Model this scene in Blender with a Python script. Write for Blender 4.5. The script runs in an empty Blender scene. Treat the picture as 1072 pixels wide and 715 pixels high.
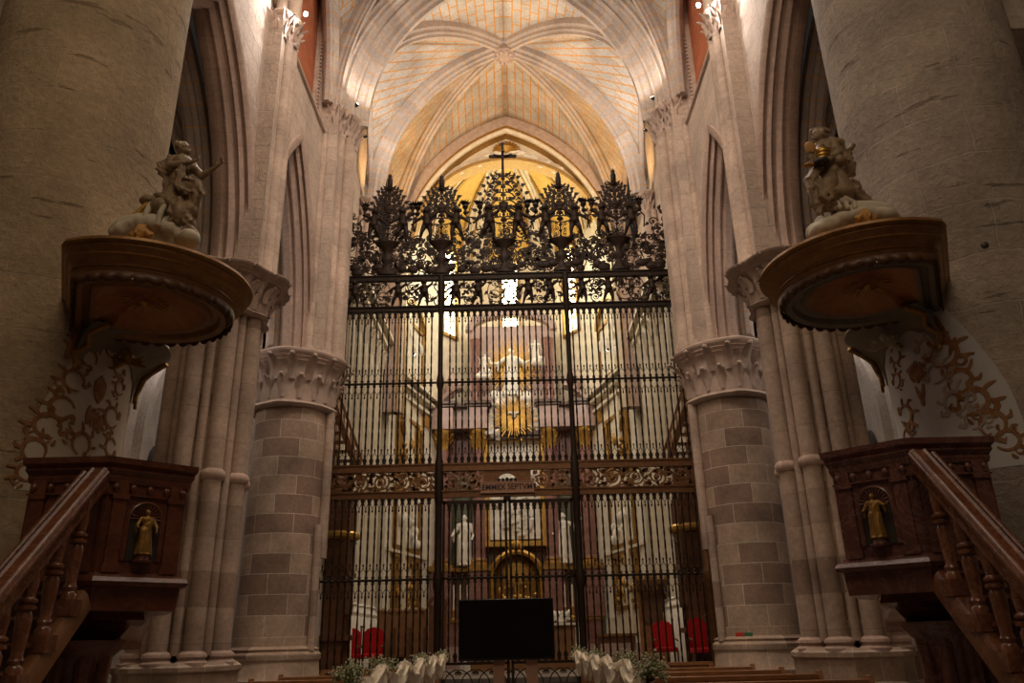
import bpy, math, random
from math import sin, cos, pi, sqrt, atan2, acos, radians as rad
from mathutils import Vector, Matrix
V = Vector
COL = bpy.context.scene.collection
random.seed(11)

# ------------------------------------------------------------------ camera
TH, RO, FPX = rad(20.9), rad(1.3), 821.0
CAM = V((.05, 0, 1.5))
FW = V((0, cos(TH), sin(TH)))
_U = V((0, -sin(TH), cos(TH)))
RT = V((1, 0, 0)) * cos(RO) - _U * sin(RO)
UP = _U * cos(RO) + V((1, 0, 0)) * sin(RO)
cd = bpy.data.cameras.new('camera')
cam = bpy.data.objects.new('camera', cd)
COL.objects.link(cam)
mw = Matrix.Identity(4)
for i in range(3):
    mw[i][0] = RT[i]; mw[i][1] = UP[i]; mw[i][2] = -FW[i]; mw[i][3] = CAM[i]
cam.matrix_world = mw
cd.sensor_width = 36; cd.lens = 36 * FPX / 1072; cd.clip_end = 200; cd.clip_start = .05
bpy.context.scene.camera = cam

def at(x, y, Y):            # surveyed point: the sight line through (x, y) met at depth Y
    d = FW + RT * ((x - 536) / FPX) + UP * ((357.5 - y) / FPX)
    return CAM + d * (Y / d.y)

# ------------------------------------------------------------------ mesh builder
class MB:
    def __init__(s):
        s.v = []; s.f = []; s.uv = []

    def add(s, vs, fs, uvs=None):
        o = len(s.v)
        s.v += [tuple(p) for p in vs]
        for i, f in enumerate(fs):
            s.f.append([a + o for a in f])
            s.uv.append(uvs[i] if uvs else None)
        return s

    def grid(s, rows, uvr=None, closed=False):
        n = len(rows[0]); vs = [p for r in rows for p in r]; fs = []; uvs = []
        for i in range(len(rows) - 1):
            for j in range(n if closed else n - 1):
                k = (j + 1) % n
                fs.append([i * n + j, i * n + k, (i + 1) * n + k, (i + 1) * n + j])
                if uvr:
                    a, b = uvr[i], uvr[i + 1]
                    uvs.append([a[j], a[j + 1], b[j + 1], b[j]])
        return s.add(vs, fs, uvs if uvr else None)

    def box(s, c, d, rz=0, R=None):
        M = R if R else Matrix.Rotation(rz, 3, 'Z')
        c = V(c); vs = []
        for z in (-1, 1):
            for y in (-1, 1):
                for x in (-1, 1):
                    vs.append(c + M @ V((x * d[0] / 2, y * d[1] / 2, z * d[2] / 2)))
        return s.add(vs, [[0, 2, 3, 1], [4, 5, 7, 6], [0, 1, 5, 4], [2, 6, 7, 3], [0, 4, 6, 2], [1, 3, 7, 5]])

    def bx(s, x0, x1, y0, y1, z0, z1):
        return s.box(((x0 + x1) / 2, (y0 + y1) / 2, (z0 + z1) / 2), (abs(x1 - x0), abs(y1 - y0), abs(z1 - z0)))

    def lathe(s, c, prof, n=24, a0=0, a1=2 * pi, sx=1, sy=1, cap=True, rf=None):
        c = V(c); full = abs(a1 - a0 - 2 * pi) < 1e-6
        m = n if full else n + 1
        rows = []; uvr = []; L = 0; rr = max(p[0] for p in prof)
        for k, (r, z) in enumerate(prof):
            if k: L += math.hypot(r - prof[k - 1][0], z - prof[k - 1][1])
            row = []; u = []
            for j in range(m):
                a = a0 + (a1 - a0) * j / n
                q = r * (rf(a) if rf else 1)
                row.append(c + V((q * cos(a) * sx, q * sin(a) * sy, z)))
            for j in range(n + 1):
                u.append(((a0 + (a1 - a0) * j / n) * rr, c.z + (z if abs(prof[0][1] - prof[-1][1]) > rr * .3 else L)))
            rows.append(row); uvr.append(u)
        s.grid(rows, uvr, closed=full)
        if cap and full:
            o = len(s.v)
            if prof[0][0] > 1e-4: s.add(rows[0], [list(range(m))[::-1]])
            if prof[-1][0] > 1e-4: s.add(rows[-1], [list(range(m))])
        return s

    def cyl(s, p0, p1, r0, r1=None, n=12):
        return s.tube([p0, p1], [r0, r0 if r1 is None else r1], n)

    def tube(s, path, r, n=6, closed=False, twist=0, flat=None, cap=True):
        path = [V(p) for p in path]; N = len(path)
        if not isinstance(r, (list, tuple)): r = [r] * N
        rows = []; uvr = []; up = None; L = 0
        for i, p in enumerate(path):
            if closed: t = path[(i + 1) % N] - path[i - 1]
            else: t = path[min(i + 1, N - 1)] - path[max(i - 1, 0)]
            if t.length < 1e-9: t = V((0, 0, 1))
            t.normalize()
            if up is None:
                up = V((0, 1, 0)) if abs(t.y) < .9 else V((1, 0, 0))
                if flat: up = V(flat)
            if flat: up = V(flat)
            a = up - t * up.dot(t)
            if a.length < 1e-6: a = t.orthogonal()
            a.normalize(); b = t.cross(a); up = a
            if i: L += (p - path[i - 1]).length
            row = []
            for j in range(n):
                an = 2 * pi * (j + .5) / n + twist * L
                ca, sa = cos(an), sin(an)
                k = .45 if flat else 1
                row.append(p + (a * ca * k + b * sa) * r[i])
            rows.append(row); uvr.append([(L, 2 * pi * j / n * r[0] + 7) for j in range(n + 1)])
        if closed:
            rows.append(rows[0]); uvr.append(uvr[0])
        s.grid(rows, uvr, closed=True)
        if cap and not closed:
            s.add(rows[0], [list(range(n))[::-1]]); s.add(rows[-1], [list(range(n))])
        return s

    def sweep(s, path, side, prof, out=None, closed=True):
        """prof: (lateral, outward) pairs, swept along a planar path whose plane normal is `side`"""
        path = [V(p) for p in path]; S = V(side).normalized(); N = len(path); rows = []; uvr = []; L = 0
        per = [0]
        pp = prof + [prof[0]] if closed else prof
        for i in range(1, len(pp)): per.append(per[-1] + math.hypot(pp[i][0] - pp[i - 1][0], pp[i][1] - pp[i - 1][1]))
        fl = 1
        if out is not None:
            i = N // 2; t = path[min(i + 1, N - 1)] - path[i - 1]
            if t.cross(S).dot(V(out)) < 0: fl = -1
        for i, p in enumerate(path):
            t = (path[min(i + 1, N - 1)] - path[max(i - 1, 0)]).normalized()
            n = t.cross(S).normalized() * fl
            if i: L += (p - path[i - 1]).length
            rows.append([p + S * a + n * b for a, b in prof]); uvr.append([(L, q + 11) for q in per])
        s.grid(rows, uvr, closed=closed)
        if closed:
            s.add(rows[0], [list(range(len(prof)))[::-1]]); s.add(rows[-1], [list(range(len(prof)))])
        return s

    def ell(s, c, r, R=None, n=10, m=7):
        c = V(c); r = r if isinstance(r, (tuple, list)) else (r, r, r)
        rows = []
        for i in range(m + 1):
            th = pi * i / m; row = []
            for j in range(n):
                a = 2 * pi * j / n
                p = V((r[0] * sin(th) * cos(a), r[1] * sin(th) * sin(a), -r[2] * cos(th)))
                if R: p = R @ p
                row.append(c + p)
            rows.append(row)
        return s.grid(rows, closed=True)

    def ext(s, poly, o, u, w, th):
        """flat outline poly [(a,b)] in plane o+a*u+b*w, given real thickness th"""
        o, u, w = V(o), V(u), V(w); nn = u.cross(w).normalized() * (th / 2); n = len(poly)
        A = [o + u * a + w * b + nn for a, b in poly]; B = [o + u * a + w * b - nn for a, b in poly]
        s.add(A + B, [list(range(n)), list(range(n, 2 * n))[::-1]] +
              [[i, n + i, n + (i + 1) % n, (i + 1) % n] for i in range(n)])
        return s

    def build(s, name, mat, parent=None, side=1, bevel=0, sharp=40, fl=False):
        root = V(parent['_o']) if parent is not None and '_o' in parent else V((0, 0, 0))
        pts = [(side * p[0], p[1], p[2]) for p in s.v]
        if parent is None and pts:
            xs = [p[0] for p in pts]; ys = [p[1] for p in pts]; zs = [p[2] for p in pts]
            root = V(((min(xs) + max(xs)) / 2, (min(ys) + max(ys)) / 2, min(zs)))
        me = bpy.data.meshes.new(name)
        me.from_pydata([(p[0] - root.x, p[1] - root.y, p[2] - root.z) for p in pts], [], [f[::-1] for f in s.f] if side < 0 else s.f)
        uvl = me.uv_layers.new(name='UVMap').data
        li = 0
        for f, uv in zip(s.f, s.uv):
            k = len(f)
            if uv is None:
                a = V(pts[f[0]]); nn = V((0, 0, 0))
                for i in range(1, k - 1):
                    nn += (V(pts[f[i]]) - a).cross(V(pts[f[i + 1]]) - a)
                ax = max(range(3), key=lambda q: abs(nn[q]))
                ij = ((1, 2), (0, 2), (0, 1))[ax]
                uv = [(pts[q][ij[0]] + 20, pts[q][ij[1]]) for q in f]
            if side < 0: uv = uv[::-1]
            for q in range(k):
                uvl[li + q].uv = uv[q]
            li += k
        me.materials.append(mat)
        if not fl:
            me.polygons.foreach_set('use_smooth', [True] * len(me.polygons))
            me.set_sharp_from_angle(angle=rad(sharp))
        ob = bpy.data.objects.new(name, me)
        COL.objects.link(ob)
        if parent is not None: ob.parent = parent; ob['_o'] = tuple(root)
        else: ob.location = root; ob['_o'] = tuple(root)
        if bevel:
            b = ob.modifiers.new('bevel', 'BEVEL'); b.width = bevel; b.segments = 2; b.limit_method = 'ANGLE'
        return ob

def tag(o, label, cat, group=None, kind=None):
    if label: o['label'] = label
    if cat: o['category'] = cat
    if group: o['group'] = group
    if kind: o['kind'] = kind
    return o

def thing(name, label, cat, loc, group=None):
    o = bpy.data.objects.new(name, None); COL.objects.link(o)
    o.location = loc; o['_o'] = tuple(loc); o.empty_display_size = .2
    return tag(o, label, cat, group)

def struct(mb, name, mat, side=1, **k):
    o = mb.build(name, mat, side=side, **k); o['kind'] = 'structure'
    return o

def copy_tree(o, loc=None, parent=None, rz=None):
    c = o.copy(); COL.objects.link(c)
    if parent is not None: c.parent = parent
    if loc is not None: c.location = loc; c['_o'] = tuple(loc)
    if rz is not None: c.rotation_euler = (0, 0, rz)
    for ch in o.children: copy_tree(ch, None, c)
    return c

_trim = [0]
def trimname():
    _trim[0] += 1
    return 'trim_%d' % _trim[0]

def arch_pts(s, h, n=24):
    """pointed (h>=s) or elliptic arch from (-s,0) over (0,h) to (s,0)"""
    half = []
    if h >= s:
        R = (s * s + h * h) / (2 * s); pm = acos(1 - s / R)
        half = [(-s + R * (1 - cos(pm * i / n)), R * sin(pm * i / n)) for i in range(n + 1)]
    else:
        half = [(-s * cos(pi / 2 * i / n), h * sin(pi / 2 * i / n)) for i in range(n + 1)]
    return half + [(-x, z) for x, z in half[:-1][::-1]]

def clear_tmp(o):
    if '_o' in o: del o['_o']

# ------------------------------------------------------------------ sculpting in the round (one fused surface per figure)
def sculpt(name, prims, mat, parent=None, voxel=.02, smooth=2, disp=0):
    mb = MB()
    for p in prims:
        if p[0] == 'e': mb.ell(p[1], p[2], p[3] if len(p) > 3 else None, 14, 10)
        elif p[0] == 'c':
            a, b, r0, r1 = V(p[1]), V(p[2]), p[3], p[4]
            mb.tube([a, b], [r0, r1], 12); mb.ell(a, r0, None, 12, 8); mb.ell(b, r1, None, 12, 8)
        elif p[0] == 't':
            mb.tube(p[1], p[2], 8); mb.ell(p[1][0], p[2][0] if isinstance(p[2], list) else p[2], None, 8, 6)
            mb.ell(p[1][-1], p[2][-1] if isinstance(p[2], list) else p[2], None, 8, 6)
        elif p[0] == 'b': mb.box(p[1], p[2], 0, p[3] if len(p) > 3 else None)
    ob = mb.build(name, mat, parent)
    m = ob.modifiers.new('fuse', 'REMESH'); m.mode = 'VOXEL'; m.voxel_size = voxel; m.use_smooth_shade = True
    if smooth:
        m = ob.modifiers.new('soft', 'SMOOTH'); m.factor = .5; m.iterations = smooth
    bpy.context.view_layer.update()
    dg = bpy.context.evaluated_depsgraph_get()
    me = bpy.data.meshes.new_from_object(ob.evaluated_get(dg))
    ob.modifiers.clear(); ob.data = me
    me.polygons.foreach_set('use_smooth', [True] * len(me.polygons))
    return ob

def hand_prims(w, d, up, L=.1):
    """palm with four curled fingers and a thumb; w wrist, d pointing direction, up palm-side normal"""
    d = V(d).normalized(); up = V(up); up = (up - d * up.dot(d)).normalized(); s = d.cross(up)
    w = V(w); P = []
    M = Matrix((s, d, up)).transposed()
    P.append(('e', w + d * L * .45, (L * .3, L * .46, L * .16), M))
    for i, (o, l) in enumerate(((-.22, .5), (-.07, .58), (.08, .54), (.22, .42))):
        a = w + d * L * .8 + s * o * L; b = a + d * L * l * .5 + s * o * L * .25 + up * L * .06; c = b + d * L * l * .4 + up * L * .2
        P.append(('t', [a, b, c], [L * .085, L * .08, L * .065]))
    a = w + d * L * .3 - s * L * .25; b = a + d * L * .25 - s * L * .25 + up * L * .08; c = b + d * L * .25 - s * L * .05 + up * L * .1
    P.append(('t', [a, b, c], [L * .1, L * .09, L * .07]))
    return P

def head_prims(c, look, r=.07, hair=1, tilt=V((0, 0, 1))):
    """skull, jaw, nose, brow, eyes, mouth, ears and hair mass; look = facing direction"""
    c = V(c); f = V(look).normalized(); u = (tilt - f * tilt.dot(f)).normalized(); s = f.cross(u)
    M = Matrix((s, f, u)).transposed()
    g = lambda a, b, d: c + (s * a + f * b + u * d) * r
    P = [('e', c, (r * .8, r * .98, r * 1.05), M), ('e', g(0, .35, -.55), (r * .55, r * .55, r * .6), M),
         ('c', g(0, .98, .05), g(0, 1.15, -.28), r * .1, r * .15), ('c', g(-.35, .82, .22), g(.35, .82, .22), r * .12, r * .12),
         ('e', g(-.3, .84, .06), r * .13), ('e', g(.3, .84, .06), r * .13), ('c', g(-.16, .9, -.55), g(.16, .9, -.55), r * .09, r * .09),
         ('e', g(0, .78, -.95), r * .2), ('e', g(-.82, 0, -.05), (r * .12, r * .2, r * .28), M), ('e', g(.82, 0, -.05), (r * .12, r * .2, r * .28), M)]
    if hair:
        rnd = random.Random(5)
        for i in range(16):
            a = rnd.uniform(0, 2 * pi); e = rnd.uniform(-.2, 1.4)
            q = g(cos(a) * cos(e) * .85, -abs(sin(a) * cos(e)) * .95 + .12, sin(e) * 1.05)
            P.append(('e', q, r * rnd.uniform(.22, .36)))
    return P

def robed(base, H, face=V((0, -1, 0)), arms=None, seed=1, seated=False, wings=False, child=False):
    """standing robed figure prims; arms: list of (elbow, wrist) offsets in units of H relative to the shoulders"""
    rnd = random.Random(seed); base = V(base); f = V(face).normalized(); u = V((0, 0, 1)); s = f.cross(u)
    g = lambda a, b, z: base + (s * a + f * b + u * z) * H
    P = head_prims(g(0, .02, .925), f + s * rnd.uniform(-.3, .3), .062 * H if not child else .085 * H)
    P += [('c', g(0, 0, .87), g(0, 0, .8), .032 * H, .04 * H), ('c', g(-.1, 0, .79), g(.1, 0, .79), .055 * H, .055 * H),
          ('c', g(0, .0, .76), g(.0, .01, .56), .105 * H, .085 * H)]
    P += [('c', g(-.05, .0, .52), g(-.075, .02, .08), .095 * H, .085 * H), ('c', g(.05, .03, .52), g(.07, .05, .08), .095 * H, .085 * H),
          ('e', g(0, 0, .03), (.17 * H, .13 * H, .04 * H)), ('e', g(-.06, .13, .02), (.03 * H, .06 * H, .025 * H)), ('e', g(.07, .14, .02), (.03 * H, .06 * H, .025 * H))]
    for i in range(16):
        a = 2 * pi * i / 16 + rnd.uniform(-.1, .1)
        r0, r1 = .085 + rnd.uniform(-.01, .02), .15 + rnd.uniform(-.02, .03)
        x = rnd.uniform(-.2, .2)
        P.append(('t', [g(cos(a) * r0, sin(a) * r0, .58), g(cos(a + x) * (r0 + r1) / 2, sin(a + x) * (r0 + r1) / 2, .32), g(cos(a + x * .3) * r1, sin(a + x * .3) * r1 * .8, .02)],
                  [.015 * H, .024 * H, .028 * H]))
    for i in range(5):
        z = .7 - i * .05
        P.append(('t', [g(-.12, .02, z + .1), g(-.02, .11, z - .02), g(.12, .03, z - .09 + rnd.uniform(-.02, .02))], [.018 * H, .022 * H, .018 * H]))
    arms = arms or [((-.08, .06, -.17), (.04, .14, -.1)), ((.09, .04, -.17), (.02, .16, -.05))]
    for sg, (e, w) in zip((-1, 1), arms):
        sh = g(sg * .125, 0, .79); el = sh + (s * e[0] + f * e[1] + u * e[2]) * H; wr = el + (s * w[0] + f * w[1] + u * w[2]) * H
        P += [('c', sh, el, .046 * H, .04 * H), ('c', el, wr, .042 * H, .022 * H)]
        P += hand_prims(wr, wr - el, f, .075 * H)
        P.append(('t', [el, el - u * .08 * H - f * .01 * H, el - u * .16 * H], [.04 * H, .035 * H, .012 * H]))
    if wings:
        for sg in (-1, 1):
            for k in range(6):
                P.append(('t', [g(sg * .08, -.1, .74), g(sg * (.2 + k * .02), -.16, .9 - k * .07), g(sg * (.26 + .02 * k), -.16, .8 - k * .11)], [.03 * H, .028 * H, .012 * H]))
    return P

def putto(base, H, pose=1, face=V((0, -1, 0)), seed=0):
    """nude child figure with a raised arm, mid-stride"""
    base = V(base); f = V(face); u = V((0, 0, 1)); s = f.cross(u)
    g = lambda a, b, z: base + (s * a * pose + f * b + u * z) * H
    P = [('e', g(.02, .0, .88), (.1 * H, .1 * H, .115 * H)), ('c', g(.02, 0, .78), g(0, 0, .72), .05 * H, .06 * H),
         ('c', g(0, 0, .68), g(-.01, .0, .5), .115 * H, .11 * H), ('e', g(-.01, .02, .5), (.13 * H, .11 * H, .11 * H)),
         ('c', g(-.06, 0, .45), g(-.1, .02, .25), .08 * H, .055 * H), ('c', g(-.1, .02, .25), g(-.1, -.0, .06), .055 * H, .035 * H), ('e', g(-.1, .04, .03), (.04 * H, .07 * H, .03 * H)),
         ('c', g(.06, 0, .45), g(.12, .04, .27), .08 * H, .055 * H), ('c', g(.12, .04, .27), g(.17, -.03, .1), .055 * H, .035 * H), ('e', g(.18, 0, .07), (.04 * H, .07 * H, .03 * H)),
         ('c', g(-.1, 0, .7), g(-.24, .02, .8), .05 * H, .04 * H), ('c', g(-.24, .02, .8), g(-.27, .02, .98), .04 * H, .026 * H), ('e', g(-.27, .02, 1.02), .035 * H),
         ('c', g(.11, 0, .7), g(.24, .03, .6), .05 * H, .04 * H), ('c', g(.24, .03, .6), g(.36, .02, .5), .04 * H, .026 * H), ('e', g(.38, .02, .48), .035 * H),
         ('e', g(.03, .1, .86), (.03 * H, .03 * H, .03 * H)), ('e', g(0, -.02, .95), (.09 * H, .09 * H, .07 * H))]
    return P
# ------------------------------------------------------------------ materials
def nt(name):
    m = bpy.data.materials.new(name); m.use_nodes = True
    n = m.node_tree.nodes; b = n['Principled BSDF']
    return m, n, m.node_tree.links, b

def noise(n, l, vec, scale, detail=4, rough=.6):
    x = n.new('ShaderNodeTexNoise'); x.inputs['Scale'].default_value = scale
    x.inputs['Detail'].default_value = detail; x.inputs['Roughness'].default_value = rough
    l.new(vec, x.inputs['Vector']); return x

def ramp(n, l, fac, stops):
    r = n.new('ShaderNodeValToRGB'); e = r.color_ramp.elements
    while len(e) < len(stops): e.new(.5)
    for i, (p, c) in enumerate(stops):
        e[i].position = p; e[i].color = (*c, 1) if len(c) == 3 else c
    l.new(fac, r.inputs['Fac']); return r

def mixc(n, l, a, b, fac, mode='MIX'):
    x = n.new('ShaderNodeMix'); x.data_type = 'RGBA'; x.blend_type = mode
    for s, v in ((6, a), (7, b), (0, fac)):
        if isinstance(v, (int, float)): x.inputs[s].default_value = v
        elif isinstance(v, tuple): x.inputs[s].default_value = (*v, 1)
        else: l.new(v, x.inputs[s])
    return x.outputs[2]

def ashlar(name, c1, c2, mortar, bw=.7, bh=.42, ms=.01, patch=None, bump=.4, blot=.35, wob=.02, rough=.85, cracks=0, squeeze=0, offs=.5):
    m, n, l, b = nt(name)
    uv = n.new('ShaderNodeUVMap'); uv.uv_map = 'UVMap'
    tc = n.new('ShaderNodeTexCoord'); geo = n.new('ShaderNodeNewGeometry')
    nz = noise(n, l, geo.outputs['Position'], 1.3, 3)
    sub = n.new('ShaderNodeVectorMath'); sub.operation = 'SUBTRACT'; sub.inputs[1].default_value = (.5, .5, .5)
    l.new(nz.outputs['Color'], sub.inputs[0])
    sc = n.new('ShaderNodeVectorMath'); sc.operation = 'SCALE'; sc.inputs['Scale'].default_value = wob * 4
    l.new(sub.outputs[0], sc.inputs[0])
    ad = n.new('ShaderNodeVectorMath'); ad.operation = 'ADD'
    l.new(uv.outputs[0], ad.inputs[0]); l.new(sc.outputs[0], ad.inputs[1])
    br = n.new('ShaderNodeTexBrick'); l.new(ad.outputs[0], br.inputs['Vector'])
    br.inputs['Scale'].default_value = 1; br.inputs['Brick Width'].default_value = bw; br.inputs['Row Height'].default_value = bh
    br.inputs['Mortar Size'].default_value = ms; br.inputs['Mortar Smooth'].default_value = .3; br.offset = offs
    br.inputs['Color1'].default_value = (*c1, 1); br.inputs['Color2'].default_value = (*c2, 1); br.inputs['Mortar'].default_value = (*mortar, 1)
    col = br.outputs['Color']
    if patch:      # blocks of another stone, scattered
        b2 = n.new('ShaderNodeTexBrick'); l.new(ad.outputs[0], b2.inputs['Vector'])
        b2.inputs['Scale'].default_value = 1; b2.inputs['Brick Width'].default_value = bw; b2.inputs['Row Height'].default_value = bh
        b2.inputs['Mortar Size'].default_value = 0; b2.offset = offs; b2.inputs['Bias'].default_value = patch[1]
        b2.inputs['Color1'].default_value = (0, 0, 0, 1); b2.inputs['Color2'].default_value = (1, 1, 1, 1)
        r = ramp(n, l, b2.outputs['Color'], [(.45, (0, 0, 0)), (.6, (1, 1, 1))])
        inv = n.new('ShaderNodeMath'); inv.operation = 'SUBTRACT'; inv.inputs[0].default_value = 1; l.new(br.outputs['Fac'], inv.inputs[1])
        mu = n.new('ShaderNodeMath'); mu.operation = 'MULTIPLY'; l.new(r.outputs[0], mu.inputs[0]); l.new(inv.outputs[0], mu.inputs[1])
        m3 = n.new('ShaderNodeMath'); m3.operation = 'MULTIPLY'; l.new(mu.outputs[0], m3.inputs[0]); m3.inputs[1].default_value = patch[2]
        col = mixc(n, l, col, patch[0], m3.outputs[0])
    big = noise(n, l, geo.outputs['Position'], .9, 5, .65)
    rb = ramp(n, l, big.outputs['Fac'], [(.3, (1 - blot, 1 - blot, 1 - blot)), (.7, (1 + blot * .35,) * 3)])
    col = mixc(n, l, col, rb.outputs[0], 1.0, 'MULTIPLY')
    fine = noise(n, l, geo.outputs['Position'], 14, 5, .7)
    rf = ramp(n, l, fine.outputs['Fac'], [(.3, (.8, .8, .8)), (.65, (1.08, 1.08, 1.08))])
    col = mixc(n, l, col, rf.outputs[0], 1.0, 'MULTIPLY')
    hgt = n.new('ShaderNodeMath'); hgt.operation = 'MULTIPLY'; hgt.inputs[1].default_value = -.6; l.new(br.outputs['Fac'], hgt.inputs[0])
    had = n.new('ShaderNodeMath'); had.operation = 'ADD'; l.new(hgt.outputs[0], had.inputs[0]); l.new(fine.outputs['Fac'], had.inputs[1])
    hh = had.outputs[0]
    if cracks:
        mp = n.new('ShaderNodeMapping'); mp.inputs['Scale'].default_value = (.8, .8, 4.5); mp.inputs['Rotation'].default_value = (.15, .25, 0)
        l.new(geo.outputs['Position'], mp.inputs['Vector'])
        cn = noise(n, l, mp.outputs[0], 1.6, 6, .62)
        cr = ramp(n, l, cn.outputs['Fac'], [(.33, (.35, .3, .26)), (.375, (1, 1, 1))])
        cf = mixc(n, l, (1., 1., 1.), cr.outputs[0], cracks)
        col = mixc(n, l, col, cf, 1.0, 'MULTIPLY')
        h2 = n.new('ShaderNodeMath'); h2.operation = 'MULTIPLY_ADD'; l.new(cr.outputs[0], h2.inputs[0]); h2.inputs[1].default_value = 1.2 * cracks; l.new(hh, h2.inputs[2]); hh = h2.outputs[0]
    bp = n.new('ShaderNodeBump'); bp.inputs['Strength'].default_value = bump; bp.inputs['Distance'].default_value = .03
    l.new(hh, bp.inputs['Height']); l.new(bp.outputs[0], b.inputs['Normal'])
    l.new(col, b.inputs['Base Color']); b.inputs['Roughness'].default_value = rough
    b.inputs['Specular IOR Level'].default_value = .25
    return m

def solid(name, c, c2=None, rough=.5, metal=0, scale=8, bump=.15, spec=.5, coat=0, lo=.35, hi=.65, emit=None, veins=None, sub=0):
    m, n, l, b = nt(name)
    tc = n.new('ShaderNodeTexCoord')
    nz = noise(n, l, tc.outputs['Object'], scale, 5, .65)
    r = ramp(n, l, nz.outputs['Fac'], [(lo, c), (hi, c2 or c)])
    col = r.outputs[0]
    if veins:
        vn = noise(n, l, tc.outputs['Object'], veins[1], 7, .7)
        vn.inputs['Distortion'].default_value = 1.5
        rv = ramp(n, l, vn.outputs['Fac'], [(.47, (0, 0, 0)), (.5, (1, 1, 1)), (.53, (0, 0, 0))])
        mf = n.new('ShaderNodeMath'); mf.operation = 'MULTIPLY'; mf.inputs[1].default_value = veins[2]; l.new(rv.outputs[0], mf.inputs[0])
        col = mixc(n, l, col, veins[0], mf.outputs[0])
    l.new(col, b.inputs['Base Color'])
    b.inputs['Roughness'].default_value = rough; b.inputs['Metallic'].default_value = metal
    b.inputs['Specular IOR Level'].default_value = spec
    if coat: b.inputs['Coat Weight'].default_value = coat; b.inputs['Coat Roughness'].default_value = .15
    if bump:
        bp = n.new('ShaderNodeBump'); bp.inputs['Strength'].default_value = bump; bp.inputs['Distance'].default_value = .01
        l.new(nz.outputs['Fac'], bp.inputs['Height']); l.new(bp.outputs[0], b.inputs['Normal'])
    if emit:
        b.inputs['Emission Color'].default_value = (*emit[0], 1); b.inputs['Emission Strength'].default_value = emit[1]
    return m

M = {}
M['column'] = ashlar('ochre_limestone', (.52, .40, .26), (.45, .345, .225), (.55, .45, .32), 1.15, .56, .008, bump=1, blot=.36, wob=.04, cracks=.5)
M['columnR'] = ashlar('grey_limestone', (.50, .42, .35), (.41, .35, .30), (.56, .49, .43), 1.15, .56, .010, bump=1, blot=.40, wob=.045, cracks=.55)
M['pier'] = ashlar('pier_sandstone', (.52, .385, .285), (.44, .325, .24), (.68, .57, .47), .88, .42, .008, patch=((.25, .16, .12), -.05, .7), bump=.4, blot=.42, wob=.006)
M['shaft'] = ashlar('shaft_sandstone', (.53, .40, .315), (.455, .34, .27), (.36, .27, .21), 60, .52, .007, patch=((.28, .19, .145), -.3, .65), bump=.3, blot=.42, wob=.004)
M['wall'] = ashlar('wall_ashlar', (.60, .47, .385), (.52, .41, .335), (.40, .33, .28), .75, .40, .007, bump=.9, blot=.25, wob=.02, cracks=.15)
M['mould'] = ashlar('arch_moulding_stone', (.54, .39, .32), (.45, .33, .27), (.36, .29, .25), .55, 60, .006, bump=.25, blot=.28, wob=.003)
M['aisle'] = ashlar('aisle_stone', (.50, .42, .35), (.44, .37, .31), (.54, .47, .41), .7, .42, .008, bump=.4, blot=.3)
M['rib'] = ashlar('vault_rib_stone', (.56, .47, .41), (.45, .375, .325), (.72, .38, .10), .42, 60, .013, bump=.2, blot=.2, wob=.003)
M['web'] = ashlar('vault_web_stone', (.60, .55, .50), (.50, .455, .41), (.66, .33, .08), .72, .34, .030, bump=.2, blot=.3, wob=.012)
M['brickred'] = ashlar('red_brick', (.52, .17, .08), (.44, .13, .06), (.40, .2, .12), .5, .3, .008, bump=.4, blot=.2)
M['cap'] = solid('carved_capital_stone', (.40, .30, .25), (.52, .40, .33), .85, scale=6, bump=.5, spec=.2)
M['floor'] = ashlar('floor_slabs', (.24, .20, .17), (.19, .16, .14), (.10, .08, .07), .6, .6, .006, bump=.1, rough=.4, offs=0)
M['plaster'] = solid('painted_plaster', (.60, .54, .44), (.52, .46, .36), .8, scale=2.2, bump=.1, spec=.2, lo=.3, hi=.7)
M['plasterR'] = solid('grey_white_plaster', (.58, .57, .57), (.50, .49, .48), .8, scale=2.2, bump=.1, spec=.2, lo=.3, hi=.7)
M['paintbrown'] = solid('rocaille_paint', (.22, .095, .04), (.36, .20, .10), .75, scale=14, bump=0, spec=.1)
M['paintgrey'] = solid('faded_rocaille_paint', (.38, .30, .25), (.42, .35, .29), .8, scale=9, bump=0, spec=.1)
M['pulpit'] = solid('brown_marble', (.15, .045, .020), (.085, .026, .014), .30, scale=5, bump=.04, coat=.3, veins=((.26, .11, .06), 2.2, .4))
M['pulpitR'] = solid('purple_marble', (.165, .065, .052), (.10, .042, .036), .25, scale=5, bump=.04, coat=.3, veins=((.30, .17, .15), 2.4, .45))
M['railm'] = solid('polished_red_marble', (.20, .072, .032), (.12, .042, .02), .25, scale=7, bump=.03, coat=.5, veins=((.4, .2, .12), 3, .4))
M['gilt'] = solid('aged_gilding', (.62, .38, .09), (.42, .24, .06), .42, metal=.8, scale=10, bump=.3)
M['giltdark'] = solid('worn_gilding', (.42, .24, .06), (.26, .15, .04), .45, metal=.6, scale=12, bump=.2)
M['board'] = solid('brown_gilt_wood', (.34, .18, .06), (.24, .115, .04), .35, metal=.3, scale=12, bump=.1)
M['boardgrey'] = solid('grey_green_paint', (.22, .19, .13), (.17, .15, .11), .45, scale=10, bump=.1)
M['soffit'] = solid('painted_cloud_soffit', (.36, .11, .035), (.52, .27, .12), .6, scale=3, bump=.1)
M['valance'] = solid('dark_valance', (.12, .05, .02), (.08, .035, .015), .5, scale=10, bump=.1)
M['statue'] = solid('weathered_polychrome_stone', (.13, .085, .045), (.30, .215, .125), .5, scale=11, bump=.5, lo=.3, hi=.62)
M['cloud'] = solid('pale_cloud_carving', (.46, .42, .32), (.60, .53, .42), .75, scale=4, bump=.2)
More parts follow.
